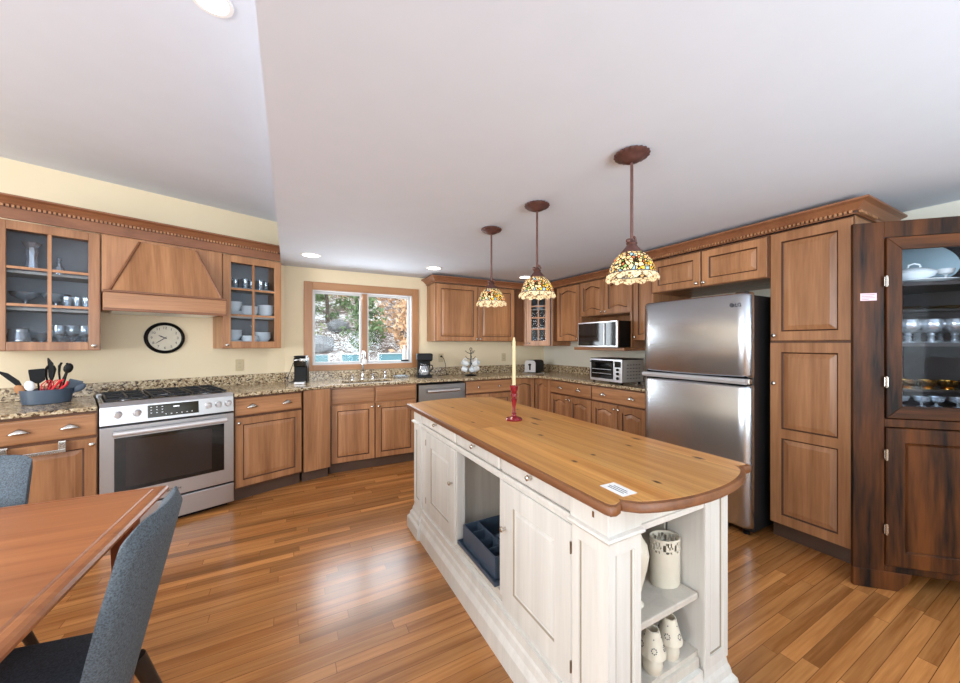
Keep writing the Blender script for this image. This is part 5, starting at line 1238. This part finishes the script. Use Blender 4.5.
b = MB(); b.loops([rr(.083, .162, .0125, -.135), rr(.083, .162, .0125, -.1255)]); b.build('end_panel', M['silver'], ts, smooth=40)
b = MB(); b.box(-.012, .012, -.14, -.1355, .04, .13); b.box(-.02, .02, -.155, -.1355, .105, .122); b.build('lever', M['black'], ts, bevel=.002)
b = MB(); b.box(-.06, .06, -.10, .10, 0, .0115); b.build('foot', M['black'], ts)
# microwave
mw = thing('microwave', 'black and silver microwave on the open shelf under the short cabinet doors', 'microwave', (3.01, 3.16, 1.288), RY)
b = MB(); b.box(0, .575, .02, .38, .006, .285); b.build('body', M['black'], mw, bevel=.004)
b = MB(); b.box(0, .575, -.004, .019, .004, .287); b.build('front_frame', M['steel_light'], mw, bevel=.004)
b = MB(); b.box(.012, .555, -.008, -.0035, .02, .272); b.build('glass_front', M['blackgloss'], mw, bevel=.002)
b = MB(); b.box(.405, .415, -.02, -.0085, .03, .26); b.build('handle', M['steel_light'], mw, bevel=.003)
# toaster oven
tv = thing('toaster_oven', 'silver toaster oven with glass door on counter beside the refrigerator', 'toaster oven', (2.925, 2.885, CT), RY - R(2))
b = MB(); b.box(.004, .436, .012, .31, .026, .252); b.build('body', plain('oven_side_grey', (168, 166, 160), .4), tv, bevel=.006)
b = MB(); b.box(0, .44, 0, .0115, .022, .256); fr_ = b.build('front_frame', M['steel_light'], tv, bevel=.003)
b = MB(); b.box(.02, .325, -.006, -.0005, .05, .24); dr = b.build('door', M['blackgloss'], tv, bevel=.003)
b = MB(); b.tube([(.035, -.03, .225), (.31, -.03, .225)], .008, 10); b.tube([(.05, -.03, .225), (.05, -.006, .225)], .006, 8); b.tube([(.295, -.03, .225), (.295, -.006, .225)], .006, 8); b.build('handle', M['black'], dr, smooth=50)
b = MB()
for z in (.10, .145): b.box(.04, .305, -.0075, -.0062, z, z + .004)
b.build('rack_lines', M['steel_light'], dr)
b = MB(); b.box(.345, .425, -.002, -.0005, .175, .235); b.build('display', M['blackgloss'], tv)
for z in (.065, .11, .15): b = MB(); b.lathe([(.015, 0), (.013, .012), (.0005, .013)], n=18, mtx=MROT((.385, -.0005, z), rx=PI / 2)); b.build('knob', M['black'], tv, smooth=40)
b = MB()
for k in range(5):
    for j in range(5): b.box(.4362, .4368, .07 + .042 * k, .095 + .042 * k, .06 + .034 * j, .068 + .034 * j)
b.build('side_vents', M['ink'], tv)
b = MB(); b.box(.002, .438, .0, .315, .252, .262); b.build('top_plate', M['black'], tv, bevel=.004)
for x in (.03, .41):
    for y in (.03, .28): b = MB(); b.lathe([(.012, 0), (.014, .0265)], (x, y, 0), 12); b.build('foot', M['black'], tv)
# ================= things behind glass
def ware_mesh(kind):
    b = MB()
    if kind == 'tumbler': b.lathe([(.026, 0), (.028, .003), (.033, .095), (.031, .095), (.026, .01), (.0005, .008)], n=20)
    elif kind == 'goblet': b.lathe([(.032, 0), (.03, .004), (.006, .01), (.005, .06), (.012, .07), (.034, .10), (.038, .135), (.034, .165), (.032, .165), (.035, .135), (.031, .102), (.0005, .075)], n=20)
    elif kind == 'cut_goblet': b.lathe([(.034, 0), (.032, .005), (.012, .012), (.016, .022), (.011, .032), (.017, .042), (.012, .05), (.030, .062), (.046, .085), (.047, .115), (.041, .13), (.038, .13), (.043, .112), (.042, .088), (.0005, .062)], n=24, wave=lambda r, z, a, k: r * (1 + (.035 * math.cos(12 * a) if .06 < z < .12 else 0)))
    elif kind == 'footed_bowl': b.lathe([(.04, 0), (.038, .005), (.008, .012), (.008, .05), (.02, .06), (.06, .085), (.075, .115), (.072, .115), (.056, .088), (.0005, .064)], n=28)
    elif kind == 'bowl': b.lathe([(.035, 0), (.038, .004), (.062, .03), (.075, .06), (.072, .06), (.058, .03), (.0005, .008)], n=28)
    elif kind == 'plate': b.lathe([(.05, 0), (.055, .003), (.085, .010), (.105, .016), (.104, .019), (.08, .013), (.0005, .006)], n=32)
    elif kind == 'vase': b.lathe([(.04, 0), (.042, .012), (.026, .025), (.03, .06), (.024, .1), (.032, .15), (.026, .18), (.04, .2), (.048, .215), (.042, .215), (.02, .18), (.0005, .03)], n=24, wave=lambda r, z, a, k: r * (1 + .06 * math.cos(8 * a)))
    elif kind == 'decanter': b.lathe([(.026, 0), (.03, .01), (.028, .05), (.014, .075), (.010, .095), (.016, .1), (.006, .104), (.014, .12), (.008, .135), (.0005, .137)], n=20)
    elif kind == 'pitcher': b.lathe([(.045, 0), (.058, .03), (.06, .07), (.045, .11), (.05, .135), (.046, .135), (.042, .11), (.054, .07), (.0005, .01)], n=24, wave=lambda r, z, a, k: r * (1 + .03 * math.cos(10 * a)))
    elif kind == 'gold_cup': b.lathe([(.03, 0), (.03, .004), (.02, .008), (.034, .02), (.04, .05), (.038, .05), (.032, .022), (.0005, .014)], n=22)
    elif kind == 'small_cup': b.lathe([(.02, 0), (.02, .003), (.006, .008), (.006, .02), (.028, .03), (.034, .055), (.032, .055), (.026, .032), (.0005, .026)], n=20)
    return b
PROTO = {}
def put(kind, name, cat, mname, loc, label, group):
    key = (kind, mname)
    if key not in PROTO:
        o = ware_mesh(kind).build(name, M[mname], smooth=40); PROTO[key] = o.data
    else:
        o = bpy.data.objects.new(name, PROTO[key]); C.objects.link(o)
    solo(o, label, cat, loc, 0, group); return o
# left glass cabinet (local s from its left side)
def lc(x, y, z): return Lw(-1.225 + x, UT + y, z)
put('vase', 'crystal_vase', 'vase', 'cutglass', lc(.16, .16, 1.8252), 'tall cut crystal vase on top shelf of the left glass cabinet', 'crystal in the left glass cabinet')
put('decanter', 'decanter', 'decanter', 'cutglass', lc(.285, .17, 1.8252), 'small stoppered crystal decanter right of the tall vase behind glass', 'crystal in the left glass cabinet')
for x, w in ((.13, 'left'), (.27, 'right')): put('footed_bowl', 'footed_bowl', 'bowl', 'cutglass', lc(x, .17, 1.5752), 'footed glass bowl at %s of the middle shelf in left glass cabinet' % w, 'crystal in the left glass cabinet')
for k, x in enumerate((.325, .375, .42, .45)): put('tumbler', 'tumbler', 'glass', 'ware', lc(x if k < 3 else .44, .10 if k != 3 else .2, 1.5752), '%s tumbler at right of middle shelf in left glass cabinet' % ('first', 'second', 'third', 'rear')[k], 'crystal in the left glass cabinet')
put('pitcher', 'glass_pitcher', 'pitcher', 'cutglass', lc(.105, .13, 1.2982), 'cut glass pitcher on bottom shelf of the left glass cabinet', 'crystal in the left glass cabinet')
put('footed_bowl', 'footed_bowl', 'bowl', 'cutglass', lc(.20, .21, 1.2982), 'footed glass bowl on bottom shelf behind the pitcher', 'crystal in the left glass cabinet')
for k, x in enumerate((.285, .345, .41)): put('goblet', 'wine_goblet', 'glass', 'ware', lc(x, .12 + .03 * (k % 2), 1.2982), '%s wine goblet on bottom shelf of left glass cabinet' % ('leftmost', 'middle', 'rightmost')[k], 'crystal in the left glass cabinet')
put('decanter', 'decanter', 'decanter', 'cutglass', lc(.385, .22, 1.2982), 'small decanter behind wine goblets on the bottom shelf', 'crystal in the left glass cabinet')
# right glass cabinet
def rc(x, y, z): return Lw(.014 + x, UT + y, z)
for k in range(6): put('tumbler', 'tumbler', 'glass', 'ware', rc(.085 + .066 * k, .12 + .07 * (k % 2), 1.8602), '%s tumbler from the left on top shelf of cabinet right of hood' % ('first', 'second', 'third', 'fourth', 'fifth', 'sixth')[k], 'tumblers on the top shelf right of the hood')
def stack(kind, name, cat, mname, n, dz, at, where, group):
    for k in range(n):
        pos = 'lowest' if k == 0 else 'topmost' if k == n - 1 else ('second', 'third', 'fourth', 'fifth', 'sixth')[k - 1] + ' from bottom'
        put(kind, name, cat, mname, (at[0], at[1], at[2] + dz * k), '%s white %s in stack %s' % (pos, cat, where), group)
G = 'white dishes in the cabinet right of the hood'
stack('plate', 'plate', 'plate', 'china', 5, .0085, rc(.13, .18, 1.5902), 'at left of middle shelf right of hood', G)
stack('bowl', 'bowl', 'bowl', 'china', 3, .018, rc(.13, .18, 1.5902 + .0415 + .006), 'on the plates of middle shelf right of hood', G)
stack('bowl', 'bowl', 'bowl', 'china', 3, .022, rc(.25, .12, 1.5902), 'at centre of middle shelf right of hood', G)
stack('bowl', 'bowl', 'bowl', 'china', 4, .022, rc(.40, .15, 1.5902), 'at right of middle shelf right of hood', G)
stack('plate', 'plate', 'plate', 'china', 6, .0085, rc(.13, .18, 1.3032), 'at left of bottom shelf right of hood', G)
stack('bowl', 'bowl', 'bowl', 'china', 3, .022, rc(.13, .18, 1.3032 + .05 + .006), 'on the plates at left of bottom shelf', G)
stack('bowl', 'bowl', 'bowl', 'china', 3, .022, rc(.25, .11, 1.3032), 'at centre of bottom shelf right of hood', G)
stack('plate', 'plate', 'plate', 'china', 4, .0085, rc(.385, .18, 1.3032), 'at right of bottom shelf right of hood', G)
stack('bowl', 'bowl', 'bowl', 'china', 3, .022, rc(.385, .18, 1.3032 + .033 + .006), 'on the plates at right of bottom shelf', G)
# corner glass cabinet: local frame at 45 degrees
def cc(x, y, z):
    c_ = math.cos(-PI / 4); s_ = math.sin(-PI / 4); return (2.932 + c_ * x - s_ * y, 4.138 + s_ * x + c_ * y, z)
b = MB(); b.lathe([(.105, 0), (.11, .004), (.11, .008), (.0005, .005)], n=36, mtx=Matrix.Rotation(PI / 2 - .18, 4, 'X')); o = b.build('plate', M['darkplate'], smooth=40); solo(o, 'dark round plate standing on edge in the corner glass cabinet', 'plate', cc(.165, .17, 1.5602 + .111), -PI / 4)
for k in range(4): put('tumbler', 'tumbler', 'glass', 'ware', cc(.10 + .063 * k, .12 + .03 * (k % 2), 1.3202), '%s glass from the left on bottom shelf of corner cabinet' % ('first', 'second', 'third', 'fourth')[k], 'glasses in the corner cabinet')
put('bowl', 'bowl', 'bowl', 'bluechina', cc(.19, .16, 1.8202), 'pale blue bowl on top shelf of the corner glass cabinet', 'glasses in the corner cabinet')
# hutch: local x along the front, y into the corner
def hc(x, y, z):
    c_ = math.cos(-PI / 4); s_ = math.sin(-PI / 4); return (HA[0] + c_ * x - s_ * y, HA[1] + s_ * x + c_ * y, z)
Zt, Zm, Zb = 1.6652, 1.3352, .9852
pm = MB(); pm.lathe([(.09, 0), (.10, .004), (.17, .016), (.172, .02), (.10, .010), (.0005, .006)], n=40, sy=.66)
pm = pm.build('platter', M['bluechina'], smooth=40)
def platter(o, loc, rot, label, sc=1.0): solo(o, label, 'platter', loc, None, 'platters on the top shelf of the hutch'); o.rotation_euler = rot; o.scale = (sc, sc, sc)
platter(pm, hc(.45, .33, Zt + .138), (R(72), 0, -PI / 4), 'large pale blue oval platter leaning at back of the hutch top shelf', 1.25)
p2 = pm.copy(); C.objects.link(p2); platter(p2, hc(.235, .17, Zt + .108), (R(74), 0, 0), 'pale oval platter leaning against left side of the hutch top shelf', .93)
p3 = bpy.data.objects.new('platter', pm.data.copy()); C.objects.link(p3); p3.data.materials[0] = M['china']; platter(p3, hc(.40, .165, Zt), (0, 0, -PI / 4), 'white oval platter lying flat under the covered tureen', .95)
tu = thing('tureen', 'white lidded tureen on the hutch top shelf', 'tureen', hc(.355, .15, Zt + .0192), -PI / 4)
b = MB(); b.lathe([(.04, -.008), (.045, .002), (.08, .02), (.092, .04), (.088, .04), (.0005, .01)], n=32, sy=.75); b.build('bowl', M['china'], tu, smooth=50)
b = MB(); b.lathe([(.094, .0405), (.09, .048), (.06, .064), (.02, .072), (.0005, .073)], n=32, sy=.75); ld = b.build('lid', M['china'], tu, smooth=50)
b = MB(); b.tube([(-.028, 0, .068), (-.024, 0, .088), (0, 0, .096), (.024, 0, .088), (.028, 0, .068)], .006, 8); b.build('handle', M['china'], ld, smooth=50)
put('small_cup', 'sauce_cup', 'cup', 'china', hc(.475, .13, Zt + .0192), 'small white cup right of the tureen on the hutch top shelf', 'platters on the top shelf of the hutch')
for k in range(5): put('cut_goblet', 'cut_glass_goblet', 'glass', 'cutglass', hc(.215 + .098 * k if k < 4 else .62, .125, Zm), '%s cut glass goblet from the left on the hutch middle shelf' % ('first', 'second', 'third', 'fourth', 'fifth')[k], 'cut glass goblets in the hutch')
for k in range(3): put('cut_goblet', 'cut_glass_goblet', 'glass', 'cutglass', hc(.33 + .1 * k, .24, Zm), '%s cut glass goblet in the back row of the hutch middle shelf' % ('left', 'centre', 'right')[k], 'cut glass goblets in the hutch')
rs = MB(); rs.box(-.24, .24, -.06, .06, .19, .202)
for x in (-.225, .225): rs.box(x - .01, x + .01, -.05, .05, 0, .19)
solo(rs.build('riser_shelf', M['darkin']), 'narrow dark riser shelf behind the goblets in the hutch', 'shelf', hc(.56, .385, Zm)[:2] + (Zm,), -PI / 4)
gp = MB(); gp.lathe([(.05, 0), (.055, .003), (.085, .009), (.098, .014), (.097, .017), (.08, .012), (.0005, .005)], n=36); gp = gp.build('gold_plate', M['gold'], smooth=40)
solo(gp, 'gold rimmed plate lying on left of the hutch riser shelf', 'plate', hc(.44, .385, Zm + .2022), 0, 'gold plates in the hutch')
g2 = gp.copy(); C.objects.link(g2); solo(g2, 'gold rimmed plate lying on right of the hutch riser shelf', 'plate', hc(.66, .385, Zm + .2022), 0, 'gold plates in the hutch')
r2 = MB(); r2.box(-.30, .30, -.075, .075, .075, .087)
for x in (-.285, .285): r2.box(x - .01, x + .01, -.065, .065, 0, .075)
solo(r2.build('riser_shelf', M['darkin']), 'low riser on the bottom shelf carrying gold cups in the hutch', 'shelf', hc(.50, .225, Zb), -PI / 4)
for k in range(5): put('gold_cup', 'gold_cup', 'cup', 'gold', hc(.275 + .09 * k, .215, Zb + .0872), '%s gold cup from the left on the hutch low riser' % ('first', 'second', 'third', 'fourth', 'fifth')[k], 'gold cups in the hutch')
for k in range(7): put('small_cup', 'small_glass_cup', 'cup', 'cutglass', hc(.20 + .075 * k, .095 + .02 * (k % 2), Zb), '%s small stemmed cup from the left on the hutch bottom shelf' % ('first', 'second', 'third', 'fourth', 'fifth', 'sixth', 'seventh')[k], 'small stemmed cups in the hutch')
